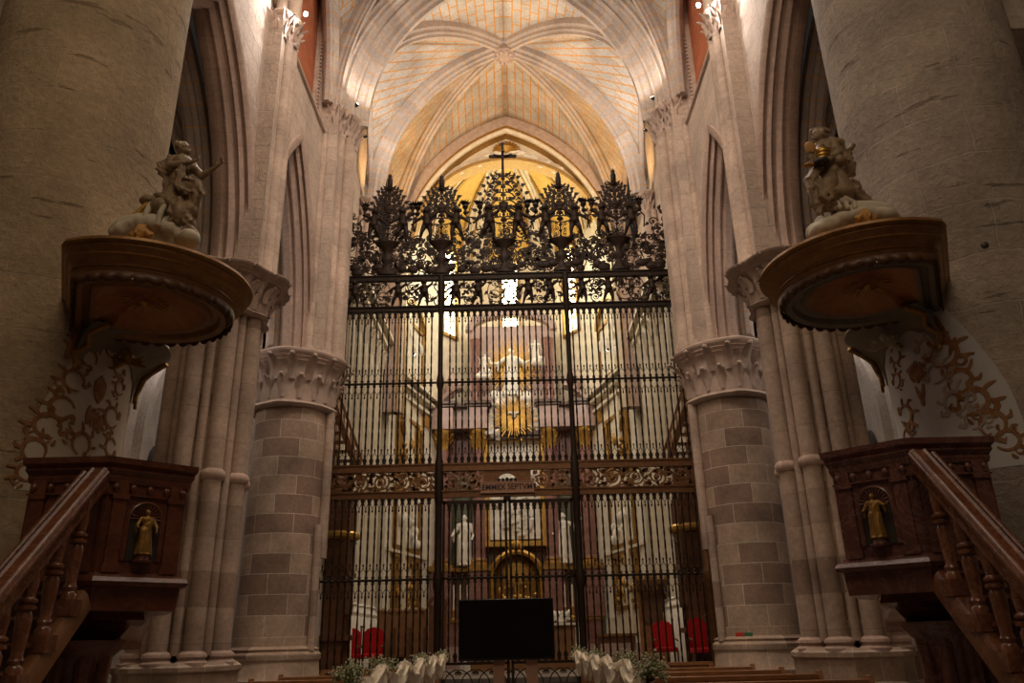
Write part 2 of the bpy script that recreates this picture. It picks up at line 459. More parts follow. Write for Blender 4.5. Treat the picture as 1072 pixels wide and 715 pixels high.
M['ochre'] = solid('ochre_carving', (.55, .30, .08), (.42, .22, .06), .6, scale=8, bump=.2)
M['iron'] = solid('wrought_iron', (.012, .006, .003), (.026, .013, .006), .55, metal=.1, scale=9, bump=.2, spec=.2)
M['ironfrieze'] = solid('bronzed_frieze_iron', (.11, .046, .018), (.16, .075, .028), .42, metal=.5, scale=9, bump=.2)
M['plate'] = solid('inscription_plate', (.30, .15, .08), (.24, .12, .07), .5, scale=9, bump=.05)
M['letter'] = solid('dark_lettering', (.03, .008, .008), None, .6, bump=0)
M['white'] = solid('cream_stucco', (.78, .72, .60), (.64, .57, .45), .6, scale=3, bump=.08, spec=.3)
M['marblewhite'] = solid('white_marble', (.82, .79, .72), (.70, .66, .58), .45, scale=6, bump=.15, spec=.4)
M['redmarble'] = solid('red_purple_marble', (.20, .085, .075), (.28, .14, .12), .3, scale=3, bump=.03, coat=.2, veins=((.45, .32, .28), 2.6, .35))
M['pinkmarble'] = solid('pale_pink_marble', (.34, .225, .20), (.43, .31, .27), .35, scale=2, bump=.03, veins=((.6, .5, .44), 2, .35))
M['greenmarble'] = solid('dark_green_marble', (.07, .085, .055), (.12, .13, .08), .3, scale=4, bump=.03)
M['darkstone'] = solid('dark_cornice_stone', (.085, .05, .035), (.13, .08, .055), .45, scale=5, bump=.1)
M['yellow'] = solid('yellow_painted_cell', (.72, .50, .14), (.62, .40, .09), .7, scale=3, bump=.05)
M['wood'] = solid('dark_walnut', (.16, .065, .025), (.09, .036, .015), .35, scale=5, bump=.1, coat=.2)
M['wood2'] = solid('oak_bench', (.30, .13, .045), (.20, .085, .03), .35, scale=5, bump=.1, coat=.2)
M['stairwood'] = solid('golden_oak', (.27, .125, .045), (.20, .09, .033), .45, scale=6, bump=.1)
M['red'] = solid('red_velvet', (.42, .010, .008), (.33, .008, .008), .75, scale=20, bump=.1, spec=.2)
M['linen'] = solid('white_linen', (.82, .78, .70), (.76, .72, .64), .8, scale=12, bump=.1)
M['tulle'] = solid('cream_tulle', (.74, .64, .48), (.66, .56, .42), .75, scale=14, bump=.2)
M['leaf'] = solid('sage_foliage', (.16, .19, .07), (.28, .30, .13), .6, scale=15, bump=0)
M['blossom'] = solid('cream_blossom', (.62, .60, .42), (.7, .68, .55), .7, scale=15, bump=0)
M['black'] = solid('black_plastic', (.006, .006, .006), None, .35, bump=0)
M['screen'] = solid('switched_off_screen', (.003, .003, .003), None, .12, bump=0, spec=.3)
M['leg'] = solid('pinkish_stand_wood', (.42, .25, .18), (.36, .21, .15), .5, scale=6, bump=.05)
M['signred'] = solid('red_sign', (.5, .03, .02), None, .5, bump=0)
M['signgreen'] = solid('green_sign', (.02, .16, .07), None, .5, bump=0)
M['glassbright'] = solid('daylit_window_glass', (.9, .9, .7), None, .3, bump=0, emit=((1, .96, .62), 14))
M['glassdim'] = solid('aisle_window_glass', (.9, .9, .9), None, .3, bump=0, emit=((1, .97, .9), 6))
M['dark'] = solid('dark_glass_and_painted_shade', (.03, .028, .025), (.05, .04, .035), .5, bump=0)  # dark window glass, also the painted shade of niche, hole and cuff
M['lampglass'] = solid('lit_floodlight_glass', (1, .95, .85), None, .3, bump=0, emit=((1, .86, .62), 60))
M['flame'] = solid('candle_wax', (.85, .8, .66), None, .5, bump=0)
# ------------------------------------------------------------------ the architecture
PX = 5.2; SPR = 14.95; XI = 4.45; YG = 19.0

def leafrow(mb, c, r, z, n, h, w, out=.35, rf=None, ph=0):
    """row of curled leaves around a bell"""
    for i in range(n):
        a = 2 * pi * (i + ph) / n; q = r * (rf(a) if rf else 1)
        R = Matrix.Rotation(a, 3, 'Z')
        p = lambda o, z_: V(c) + R @ V((q + o, 0, z_))
        rows = []
        for k in range(7):
            t = k / 6
            o = .012 + out * h * (t ** 2.4) - (.25 * h if k == 6 else 0) * .4
            zz = z + h * (t if k < 6 else .9)
            ww = w * (.45 + 1.3 * t - 1.25 * t * t) if k < 6 else w * .25
            rows.append([p(o - .02, zz) + R @ V((0, -ww, 0)), p(o + .018, zz) + R @ V((0, -ww * .45, 0)), p(o + .035, zz), p(o + .018, zz) + R @ V((0, ww * .45, 0)), p(o - .02, zz) + R @ V((0, ww, 0))])
        mb.grid(rows)
        mb.ell(p(out * h * .85, z + h * .9), (h * .09, w * .4, h * .09), R, 8, 5)

def capital(name, c, r0, r1, z0, z1, mat, parent, n=12, rf=None, side=-1, rows=2, seg=32):
    c = V(c); h = z1 - z0
    mb = MB()
    mb.lathe(c, [(r0, z0), (r0 * 1.06, z0 + .02), (r0 * 1.1, z0 + h * .05), (r0 * 1.06, z0 + h * .09), (r0 * 1.0, z0 + h * .1), (r0 * 1.02, z0 + h * .3),
                 (r0 + (r1 - r0) * .10, z0 + h * .6), (r0 + (r1 - r0) * .32, z0 + h * .74), (r0 + (r1 - r0) * .7, z0 + h * .82)], seg, rf=rf)
    for k in range(rows):
        leafrow(mb, c, r0 * (1.0 + .06 * k), z0 + h * (.14 + (.32 if rows < 3 else .2) * k), n, h * (.42 if rows > 1 else .6), pi * r0 / n * .85, .42 + .25 * k + (.4 * (r1 - r0) / h if k == rows - 1 else 0), rf, .5 * k)
    cap = mb.build(name, mat, parent, side)
    mb = MB()
    mb.lathe(c, [(r0 + (r1 - r0) * .62, z0 + h * .79), (r1 * .90, z0 + h * .83), (r1 * .95, z0 + h * .86), (r1 * .93, z0 + h * .88), (r1 * .985, z0 + h * .92), (r1, z0 + h * .95),
                 (r1, z0 + h * .975), (r1 * .97, z1)], seg, rf=rf)
    mb.build('abacus', mat, cap, side)

# --- great round columns of the near bay
def big_column(side):
    l = 'left' if side < 0 else 'right'
    lab = ('huge round ochre stone column carrying a painted backboard, left edge of the view' if side < 0 else
           'huge round grey stone column with round hole, right edge of the view')
    r = thing('round_column', lab, 'column', (side * PX, 8, 0), 'round columns flanking the nave')
    c = (PX, 8, 0)
    MB().lathe(c, [(1.03, 1.1), (1.03, 6), (1.03, 10), (1.03, 14.2)], 72).build('shaft', M['column' if side < 0 else 'columnR'], r, side)
    MB().lathe(c, [(1.3, 0), (1.3, .5), (1.22, .6), (1.2, .9), (1.12, 1.0), (1.03, 1.1)], 48).build('base', M['pier'], r, side)
    capital('capital', c, 1.03, 1.32, 14.2, 15.1, M['cap'], r, 14, side=side)
    return r

def on_col(a, z, rr=1.036):     # a: degrees from the axis that faces the nave, negative towards the entrance
    return V((PX - rr * cos(rad(a)), 8 + rr * sin(rad(a)), z))

def col_patch(poly, rr, mat, parent, name, side, step=5):
    """painted area on the curved column face, outline given as left/right angle per height"""
    mb = MB(); rows = []; uvr = []
    for z, a0, a1 in poly:
        n = 14
        rows.append([on_col(a0 + (a1 - a0) * j / n, z, rr) for j in range(n + 1)])
        uvr.append([(a0 + (a1 - a0) * j / n, z) for j in range(n + 1)])
    mb.grid(rows, uvr)
    o = len(mb.v)
    rows2 = [[on_col(a0 + (a1 - a0) * j / 14, z, 1.0) for j in range(15)] for z, a0, a1 in poly]
    mb.grid([[rows[i][0] for i in range(len(rows))], [rows2[i][0] for i in range(len(rows))]])
    mb.grid([[rows[i][-1] for i in range(len(rows))], [rows2[i][-1] for i in range(len(rows))]])
    return mb.build(name, mat, parent, side)

def stroke(mb, pts, w, rr=1.043, th=None):
    """a painted stroke following (angle, height) points on the column face"""
    P = [V((a, z)) for a, z in pts]; out = []
    # catmull-rom
    Q = [P[0]] + P + [P[-1]]
    C = []
    for i in range(1, len(Q) - 2):
        for k in range(5):
            t = k / 5
            C.append(.5 * ((2 * Q[i]) + (-Q[i - 1] + Q[i + 1]) * t + (2 * Q[i - 1] - 5 * Q[i] + 4 * Q[i + 1] - Q[i + 2]) * t * t + (-Q[i - 1] + 3 * Q[i] - 3 * Q[i + 1] + Q[i + 2]) * t ** 3))
    C.append(P[-1]); N = len(C); k = 18.0      # metres to degrees
    rows = []
    for i, p in enumerate(C):
        t = C[min(i + 1, N - 1)] - C[max(i - 1, 0)]; tx, tz = t.x / 55.6, t.y; L = math.hypot(tx, tz) or 1
        f = w * (.35 + .65 * sin(pi * min(1, max(0, i / (N - 1))))) / 2
        nx, nz = -tz / L * f, tx / L * f
        rows.append([on_col(p.x - nx * 55.6, p.y - nz, rr - .012), on_col(p.x - nx * 55.6, p.y - nz, rr), on_col(p.x + nx * 55.6, p.y + nz, rr), on_col(p.x + nx * 55.6, p.y + nz, rr - .012)])
    mb.grid(rows)

def rocaille(mb, a, z, s, rot, flip=1, rnd=random):
    """C-scroll with leaf licks, size s metres"""
    def T(x, y):
        x *= flip; c_, s_ = cos(rot), sin(rot)
        return (a + (x * c_ - y * s_) * s * 55.6, z + (x * s_ + y * c_) * s)
    C = [T(.5 * cos(t) + .06 * t, .5 * sin(t)) for t in [x * .5 for x in range(-2, 9)]]
    stroke(mb, C, s * .16)
    stroke(mb, [T(.2 * cos(t) - .35, .16 * sin(t) + .38) for t in [x * .8 for x in range(0, 7)]], s * .10)
    stroke(mb, [T(.16 * cos(t) + .35, .14 * sin(t) - .42) for t in [x * .8 for x in range(2, 9)]], s * .10)
    for i in range(6):
        t = -1 + i * .8
        x, y = .5 * cos(t), .5 * sin(t)
        stroke(mb, [T(x, y), T(x * 1.35 + .08, y * 1.35), T(x * 1.5 + .02, y * 1.75 + .12)], s * .13)

colL, colR = big_column(-1), big_column(1)
z_ = [2.9, 3.1, 3.3, 3.5, 3.7, 3.9, 4.1, 4.3, 4.5, 4.7, 4.9, 5.05]
def bound(z): # front edge of the plaster shell
    pts = [(2.9, -66), (3.3, -64.5), (3.6, -63), (3.9, -58), (4.3, -48.7), (4.6, -39.9), (4.97, -24), (5.1, -10)]
    for (z0, a0), (z1, a1) in zip(pts, pts[1:]):
        if z <= z1: return a0 + (a1 - a0) * max(0, (z - z0)) / (z1 - z0)
    return -10
pR = col_patch([(z, bound(z), 42) for z in z_], 1.036, M['plasterR'], colR, 'painted_backboard', 1)
pL = col_patch([(z, bound(z) + 14, 42) for z in z_], 1.036, M['plaster'], colL, 'painted_backboard', -1)
tag(pR, 'white plaster panel painted with brown scrollwork', None); tag(pL, 'cream plaster panel painted with brown scrollwork', None)
mb = MB()
for a, z, s, r_, f in ((-35.2, 4.05, .30, 1.2, 1), (-39, 3.78, .26, .6, -1), (-44.5, 3.52, .30, 1.0, 1), (-49.5, 3.30, .26, .2, -1), (-55, 3.12, .22, 1.5, 1), (-8.6, 4.52, .22, 0, 1),
                     (-2, 4.3, .2, 1.9, -1), (2.5, 4.0, .18, 1.2, 1), (1, 3.6, .26, 1.7, 1), (4, 3.42, .2, 1.4, -1)):
    rocaille(mb, a, z, s, r_, f)
stroke(mb, [(-35.6, 4.50), (-38.2, 4.32), (-40.9, 4.15)], .05); stroke(mb, [(-43.5, 4.22), (-40.9, 4.15), (-38.5, 4.05)], .045)
# painted vase of flowers
stroke(mb, [(-20, 3.86), (-17, 3.72), (-14, 3.86)], .05); stroke(mb, [(-17, 3.72), (-17, 3.64)], .05); stroke(mb, [(-21, 3.9), (-23, 3.98), (-21, 4.02), (-20, 3.9)], .03)
stroke(mb, [(-14, 3.9), (-12, 3.98), (-13.5, 4.03), (-14.5, 3.9)], .03)
for i in range(9):
    a = -1.2 + i * .3
    stroke(mb, [(-17, 3.88), (-17 + 4 * a, 4.0), (-17 + 6 * a, 4.12 - .05 * abs(a))], .022)
mb.build('painted_scrollwork', M['paintbrown'], pR, 1)
mb = MB()
for a, z, s, r_ in ((-33, 3.95, .22, .9), (-40, 3.62, .25, .5), (-47, 3.42, .2, .8), (-30, 4.25, .2, 1.1)):
    rocaille(mb, a + 3.5, z - .06, s, r_, 1)
mb.build('faded_scrollwork', M['paintgrey'], pR, 1)
mb = MB()
for a, z, s, r_, f in ((-31, 4.50, .22, 1.2, 1), (-26, 4.3, .2, .6, -1), (-33.6, 4.0, .24, 1.0, 1), (-36, 3.75, .26, 1.3, -1), (-42.5, 3.5, .27, .9, 1), (-45, 3.28, .24, .4, -1), (-47, 3.05, .2, 1.4, 1),
                     (-14, 4.48, .24, .1, 1), (-4, 4.35, .2, 1.8, -1), (0, 4.1, .18, 1.5, 1), (-3, 3.75, .26, 1.5, 1), (1, 3.5, .22, 1.6, -1), (-24, 3.4, .24, .2, 1)):
    rocaille(mb, a, z, s, r_, f)
stroke(mb, [(-36.5, 4.55), (-38.7, 4.38), (-40.5, 4.22)], .05); stroke(mb, [(-43, 4.42), (-39, 4.38), (-35, 4.3)], .045)
# a painted burning heart over books
for i in range(7):
    a = -1 + i * .33
    stroke(mb, [(-17, 3.86), (-17 + 3 * a, 3.98), (-17 + 3.5 * a, 4.16 - .06 * abs(a))], .04)
for k in range(4):
    stroke(mb, [(-22 + k * 3, 3.62 - .02 * k), (-21.5 + k * 3, 3.82 - .02 * k)], .06)
mb.build('painted_scrollwork', M['paintbrown'], pL, -1)
h = MB().ell(on_col(-68, 5.11, 1.0), (.05, .05, .05)).build('hole_shade_bead', M['dark'], colR, 1)  # solid dark bead; the shade inside the hole is its colour

# --- clustered piers (second pair)
def compound(side):
    lab = 'clustered pier with %s shafts standing behind the %s pulpit' % (('warm brown', 'left') if side < 0 else ('mottled', 'right'))
    r = thing('clustered_pier', lab, 'pier', (side * PX, 13, 0), 'clustered nave piers')
    c = (PX, 13, 0)
    MB().lathe(c, [(.60, 1.4), (.60, 7.0)], 8, a0=pi / 8, a1=2 * pi + pi / 8).build('core', M['pier'], r, side, sharp=20)
    for i in range(8):
        a = i * pi / 4 + .12
        p = V(c) + V((cos(a) * .635, sin(a) * .635, 0))
        sh = MB().lathe(p, [(.145, 1.4), (.145, 3.98), (.145, 4.2), (.145, 7.0)], 20).build('shaft', M['shaft'], r, side)
        MB().lathe(p, [(.15, 4.0), (.19, 4.03), (.205, 4.09), (.19, 4.15), (.15, 4.18)], 20).build('shaft_ring', M['mould'], sh, side)
        MB().lathe(p, [(.24, 1.25), (.24, 1.3), (.19, 1.34), (.22, 1.38), (.21, 1.42), (.145, 1.46)], 20).build('shaft_base', M['mould'], sh, side)
        a += pi / 8; p = V(c) + V((cos(a) * .60, sin(a) * .60, 0))
        MB().lathe(p, [(.075, 1.4), (.075, 7.0)], 12).build('thin_shaft', M['shaft'], r, side)
    lobes = lambda a: 1 + .10 * abs(cos(4 * (a - .12))) ** 1.5
    MB().lathe(c, [(1.02, 0), (1.02, .55), (.97, .62), (1.0, .7), (.94, .8), (.90, .85), (.90, 1.14), (.94, 1.18), (.94, 1.24), (.86, 1.3)], 8, a0=pi / 8, a1=2 * pi + pi / 8).build('pedestal', M['pier'], r, side, sharp=20)
    capital('capital', c, .74, 1.13, 6.95, 7.72, M['cap'], r, 16, rf=lobes, side=side, seg=64, rows=3)
    # wall shafts rising from the abacus
    for y, x, rr in ((12.70, 4.56, .12), (12.88, 4.42, .11), (13.06, 4.40, .13), (13.26, 4.56, .12)):
        MB().lathe((x, y, 0), [(.17, 7.7), (.17, 7.78), (rr, 7.86), (rr, 13.1)], 16).build('wall_shaft', M['shaft'], r, side)
    for y, x in ((12.72, 4.54), (12.97, 4.40), (13.24, 4.54)):
        capital('upper_capital', (x, y, 0), .13, .22, 13.05, 13.7, M['cap'], r, 8, side=side, seg=16)
    MB().bx(4.45, 4.9, 12.55, 13.4, 7.7, 13.7).build('pilaster', M['wall'], r, side)
    mb = MB()
    mb.lathe((4.42, 12.97, 0), [(.17, 13.7), (.17, 19)], 16); mb.lathe((4.58, 12.72, 0), [(.11, 13.7), (.11, 19)], 12); mb.lathe((4.58, 13.24, 0), [(.11, 13.7), (.11, 19)], 12)
    mb.build('upper_shaft', M['shaft'], r, side)
    return r
compound(-1); compound(1)

# --- round piers beside the screen
def round_pier(side):
    lab = ('round pier with banded dark masonry, left end of the iron screen' if side < 0 else 'round pier with two tiny wall signs, right end of the iron screen')
    r = thing('round_pier', lab, 'pier', (side * PX, 18, 0), 'round piers carrying the choir arch')
    c = (PX, 18, 0)
    MB().lathe(c, [(.84, 1.4), (.84, 3), (.84, 5), (.84, 6.62)], 48).build('shaft', M['pier'], r, side)
    MB().lathe((PX - .92, 17.92, 0), [(.11, 3.3), (.11, 6.7)], 14).build('engaged_shaft', M['shaft'], r, side)
    MB().lathe((PX - .86, 17.7, 0), [(.09, 1.4), (.09, 4.0)], 12).build('engaged_shaft', M['shaft'], r, side)
    MB().lathe(c, [(1.06, 0), (1.06, .7), (1.02, .78), (1.04, .85), (.98, .92), (.96, 1.2), (.99, 1.24), (.99, 1.34), (.92, 1.4), (.95, 1.44), (.84, 1.5)], 48).build('base', M['pier'], r, side)
    lob = lambda a: 1 + .07 * abs(cos(2 * a)) ** 8
    capital('capital', c, .9, 1.14, 6.6, 7.95, M['cap'], r, 16, side=side, seg=64, rf=lob)
    # cluster above the capital
    for i, (y, x, rr) in enumerate(((17.22, 4.74, .10), (17.42, 4.52, .13), (17.64, 4.40, .11), (17.84, 4.24, .15), (18.06, 4.22, .12), (18.28, 4.26, .15))):
        MB().lathe((x, y, 0), [(rr + .05, 7.93), (rr + .05, 8.02), (rr, 8.1), (rr, 14.2)], 16).build('wall_shaft', M['shaft'], r, side)
    MB().bx(4.40, 5.0, 17.25, 18.6, 7.95, 14.9).build('pilaster', M['wall'], r, side)
    for y, x, rr in ((17.42, 4.54, .13), (17.66, 4.40, .12), (17.86, 4.24, .15), (18.25, 4.24, .15)):
        capital('upper_capital', (x, y, 0), rr, rr * 1.75, 14.15, 14.95, M['cap'], r, 8, side=side, seg=16)
    return r
rp = round_pier(-1); rpR = round_pier(1)
for x, mt, nm, col_ in ((773, 'signred', 'red', 1), (783.5, 'signgreen', 'green', 1)):
    p = at(x, 666, 17.3); d = V((p.x - PX, p.y - 18)).normalized() * .85
    a = atan2(d.y, d.x)
    s = MB().box((PX + d.x, 18 + d.y, p.z), (.02, .2, .14), a).build('wall_sign', M[mt]); tag(s, 'small %s wall sign low on the right round pier' % nm, 'sign')

# --- arcade walls with pointed arches
def arch_wall(mb, x0, x1, y0, y1, z0, z1, cy, s, h):
    ap = [(cy + a, z0 + b) for a, b in arch_pts(s, h, 20)]
    for x, fl in ((x0, 0), (x1, 1)):
        for (ya, za), (yb, zb) in zip(ap, ap[1:]):
            mb.add([(x, ya, za), (x, yb, zb), (x, yb, z1), (x, ya, z1)], [[0, 1, 2, 3][::(-1 if fl else 1)]])
        for ya, yb in ((y0, cy - s), (cy + s, y1)):
            if yb > ya + .01: mb.add([(x, ya, z0), (x, yb, z0), (x, yb, z1), (x, ya, z1)], [[0, 1, 2, 3][::(-1 if fl else 1)]])
    for (ya, za), (yb, zb) in zip(ap, ap[1:]):
        mb.add([(x0, ya, za), (x1, ya, za), (x1, yb, zb), (x0, yb, zb)], [[0, 1, 2, 3]])
    mb.add([(x0, y0, z1), (x1, y0, z1), (x1, y1, z1), (x0, y1, z1)], [[0, 1, 2, 3]])
    for ya, yb in ((y0, cy - s), (cy + s, y1)):
        if yb > ya + .01: mb.add([(x0, ya, z0), (x1, ya, z0), (x1, yb, z0), (x0, yb, z0)], [[3, 2, 1, 0]])

def roll(c0, c1, r, n=8):    # round moulding cross-section
    return [(c0 + r * cos(2 * pi * i / n), c1 + r * sin(2 * pi * i / n)) for i in range(n)]

STR = 13.95
for side in (-1, 1):
    nm = 'wall_left' if side < 0 else 'wall_right'
    for y0, y1, cy, s, h in ((8.0, 13.0, 10.45, 2.32, 4.35), (13.0, 18.3, 15.3, 1.98, 4.75)):
        mb = MB(); arch_wall(mb, 4.75, 5.42, y0, y1, 7.72, STR, cy, s, h)
        struct(mb, nm, M['wall'], side)
        # receding orders inside the opening
        for k, (off, xa, xb) in enumerate(((0, 4.68, 4.95), (-.13, 4.80, 5.05), (-.25, 4.93, 5.3))):
            so, ho = s + off, h + off * 1.15
            path = [(0, cy + a, 7.72 + b) for a, b in arch_pts(so, ho, 24)]
            mid = (xa + xb) / 2; w = (xb - xa) / 2
            prof = [(mid - w, .16), (mid - w, .02), (mid - w * .6, -.07), (mid - w * .2, -.02), (mid + w * .1, -.08), (mid + w * .6, -.08), (mid + w, -.02), (mid + w, .16)]
            mb = MB(); mb.sweep(path, (1, 0, 0), prof, out=(0, 0, 1))
            struct(mb, trimname(), M['mould'], side)
    # string course and clerestory
    mb = MB(); mb.bx(4.74, 5.7, .5, 18.4, STR, STR + .2); mb.tube([(4.74, .5, STR + .08), (4.74, 18.4, STR + .08)], .06, 8)
    struct(mb, trimname(), M['wall'], side)
    struct(MB().bx(4.75, 5.65, .5, 8.0, 13.0, STR), nm, M['wall'], side)
    mb = MB()
    for y0, y1 in ((.5, 5.5), (10.6, 14.0), (17.0, 18.6)): mb.bx(4.95, 5.7, y0, y1, STR + .2, 21.5)
    mb.bx(4.95, 5.7, 14.0, 17.0, 18.4, 21.5); mb.bx(4.95, 5.7, 5.5, 10.6, 19, 21.5)
    struct(mb, nm, M['wall'], side)
    struct(MB().bx(5.45, 5.65, 5.4, 10.7, STR + .2, 19.1), nm, M['wall'], side)
    struct(MB().bx(5.08, 5.3, 13.9, 17.1, STR + .2, 18.5), nm, M['brickred'], side)
    mb = MB()
    for k in range(34): mb.box((4.93, 17.02, STR + .3 + k * .12), (.06, .09, .07))
    struct(mb, trimname(), M['cap'], side)
    struct(MB().lathe((4.93, 17.25, 0), [(.09, STR + .2), (.09, 20)], 12).lathe((4.93, 14.1, 0), [(.08, STR + .2), (.08, 20)], 12), trimname(), M['shaft'], side)
    # thin wall shafts near the transverse arch
    mb = MB(); mb.lathe((4.72, 17.45, 0), [(.13, 14.95), (.13, 17.2), (.16, 17.25), (.13, 17.3), (.13, 20)], 12); mb.lathe((4.86, 17.3, 0), [(.06, 14.95), (.06, 20)], 8)
    struct(mb, trimname(), M['shaft'], side)

# --- vaults
def rib(path, side_v, w=.2, d=.42, mat='rib', double=False):
    mb = MB()
    prof = [(-w, .06), (-w, -d * .35), (-w * .62, -d * .5), (-w * .62, -d * .72), (-w * .3, -d * .8), (-w * .25, -d), (w * .25, -d), (w * .3, -d * .8), (w * .62, -d * .72), (w * .62, -d * .5), (w, -d * .35), (w, .06)]
    mb.sweep(path, side_v, prof, out=(0, 0, 1))
    return struct(mb, trimname(), M[mat])

def half(c, m, h, n=20, bulge=True):
    """springing point c up to crown m (both Vectors), rise given by their heights"""
    c, m = V(c), V(m); d = V((m.x - c.x, m.y - c.y, 0)); s = d.length; h = m.z - c.z; out = []
    if h >= s:
        R = (s * s + h * h) / (2 * s); pm = acos(1 - s / R)
        return [c + d / s * R * (1 - cos(pm * i / n)) + V((0, 0, R * sin(pm * i / n))) for i in range(n + 1)]
    return [c + d * (1 - cos(pi / 2 * i / n)) + V((0, 0, h * sin(pi / 2 * i / n))) for i in range(n + 1)]

def cell(A, B, mat='web', k=10, name='ceiling'):
    rows = []; uvr = []
    L = 0
    for i, (a, b) in enumerate(zip(A, B)):
        if i: L += ((a + b) / 2 - (A[i - 1] + B[i - 1]) / 2).length
        w = (b - a).length
        rows.append([a.lerp(b, j / k) for j in range(k + 1)]); uvr.append([(w * j / k + 5, L) for j in range(k + 1)])
    mb = MB(); mb.grid(rows, uvr)
    ob = struct(mb, name, M[mat])
    sm = ob.modifiers.new('thickness', 'SOLIDIFY'); sm.thickness = .25; sm.offset = 1
    # outward = up
    if ob.data.polygons[len(ob.data.polygons) // 2].normal.z < 0: sm.offset = -1
    return ob

P = V((0, 22.1, 21.15))
cor = {}
for sx in (-1, 1):
    for nm, y in (('n', 18.15), ('m', 22.1), ('f', 26.2)): cor[sx, nm] = V((sx * XI, y, SPR))
def ribto(c, m, w=.21, d=.44):
    pts = half(c, m, 0, 24); dv = (V(m) - V(c)); sv = V((0, 0, 1)).cross(V((dv.x, dv.y, 0)).normalized())
    rib(pts, sv, w, d); return pts
mN, mF = V((0, 18.15, 21.0)), V((0, 26.2, 21.2))
for sx in (-1, 1):
    rn, rm, rf_ = [ribto(cor[sx, q], P) for q in 'nmf']
    n = 24
    cell(half(cor[sx, 'n'], mN, 0, n), rn); cell(rf_, half(cor[sx, 'f'], mF, 0, n))
    for a, b, ra, rb in (('n', 'm', rn, rm), ('m', 'f', rm, rf_)):
        ca, cb = cor[sx, a], cor[sx, b]; w = (ca + cb) / 2 + V((sx * .05, 0, 4.7))
        ha, hb = half(ca, w, 0, n), half(cb, w, 0, n)
        cell(ha, ra); cell(rb, hb)
        rib(ha + hb[::-1][1:], (1, 0, 0), .08, .2)
# transverse arch in two orders at the screen
tp = half(cor[-1, 'n'], mN, 0, 24) + half(cor[1, 'n'], mN, 0, 24)[::-1][1:]
rib([p + V((0, -.1, 0)) for p in tp], (0, 1, 0), .42, .28); rib([p + V((0, .1, -.0)) for p in tp], (0, 1, 0), .24, .62)
# slender shaft-ribs at either side of the transverse arch
tq = [V((p.x * 1.04, 17.5, p.z + .1)) for p in tp]
rib(tq, (0, 1, 0), .12, .25)
# nave vaults over the nearer bays
def quad(x0, x1, y0, y1, zs, zc, tr=True, ribd=.35, web='web', wallh=.85):
    cs = [V((x0, y0, zs)), V((x1, y0, zs)), V((x1, y1, zs)), V((x0, y1, zs))]; Pc = V(((x0 + x1) / 2, (y0 + y1) / 2, zc)); n = 18
    rs = []
    for c in cs:
        pts = half(c, Pc, 0, n); dv = Pc - c; rib(pts, V((0, 0, 1)).cross(V((dv.x, dv.y, 0)).normalized()), .14, ribd); rs.append(pts)
    for i in range(4):
        a, b = cs[i], cs[(i + 1) % 4]; m = (a + b) / 2 + V((0, 0, (zc - zs) * (1 if i % 2 == 0 else wallh)))
        ha, hb = half(a, m, 0, n), half(b, m, 0, n)
        cell(ha, rs[i], web); cell(rs[(i + 1) % 4], hb, web)
        if tr: rib(ha + hb[::-1][1:], ((0, 1, 0) if i % 2 == 0 else (1, 0, 0)), .22, .4)
for y0, y1 in ((13.0, 17.4), (8.0, 13.0), (0.5, 8.0)): quad(-4.7, 4.7, y0, y1, SPR, 20.9)
for sx in (-1, 1):
    xa, xb = sorted((sx * 5.75, sx * 9.5))
    for y0, y1 in ((0.5, 8), (8, 13), (13, 18), (18, 24)): quad(xa, xb, y0, y1, 8.3, 12.6, web='aisle', ribd=.25)

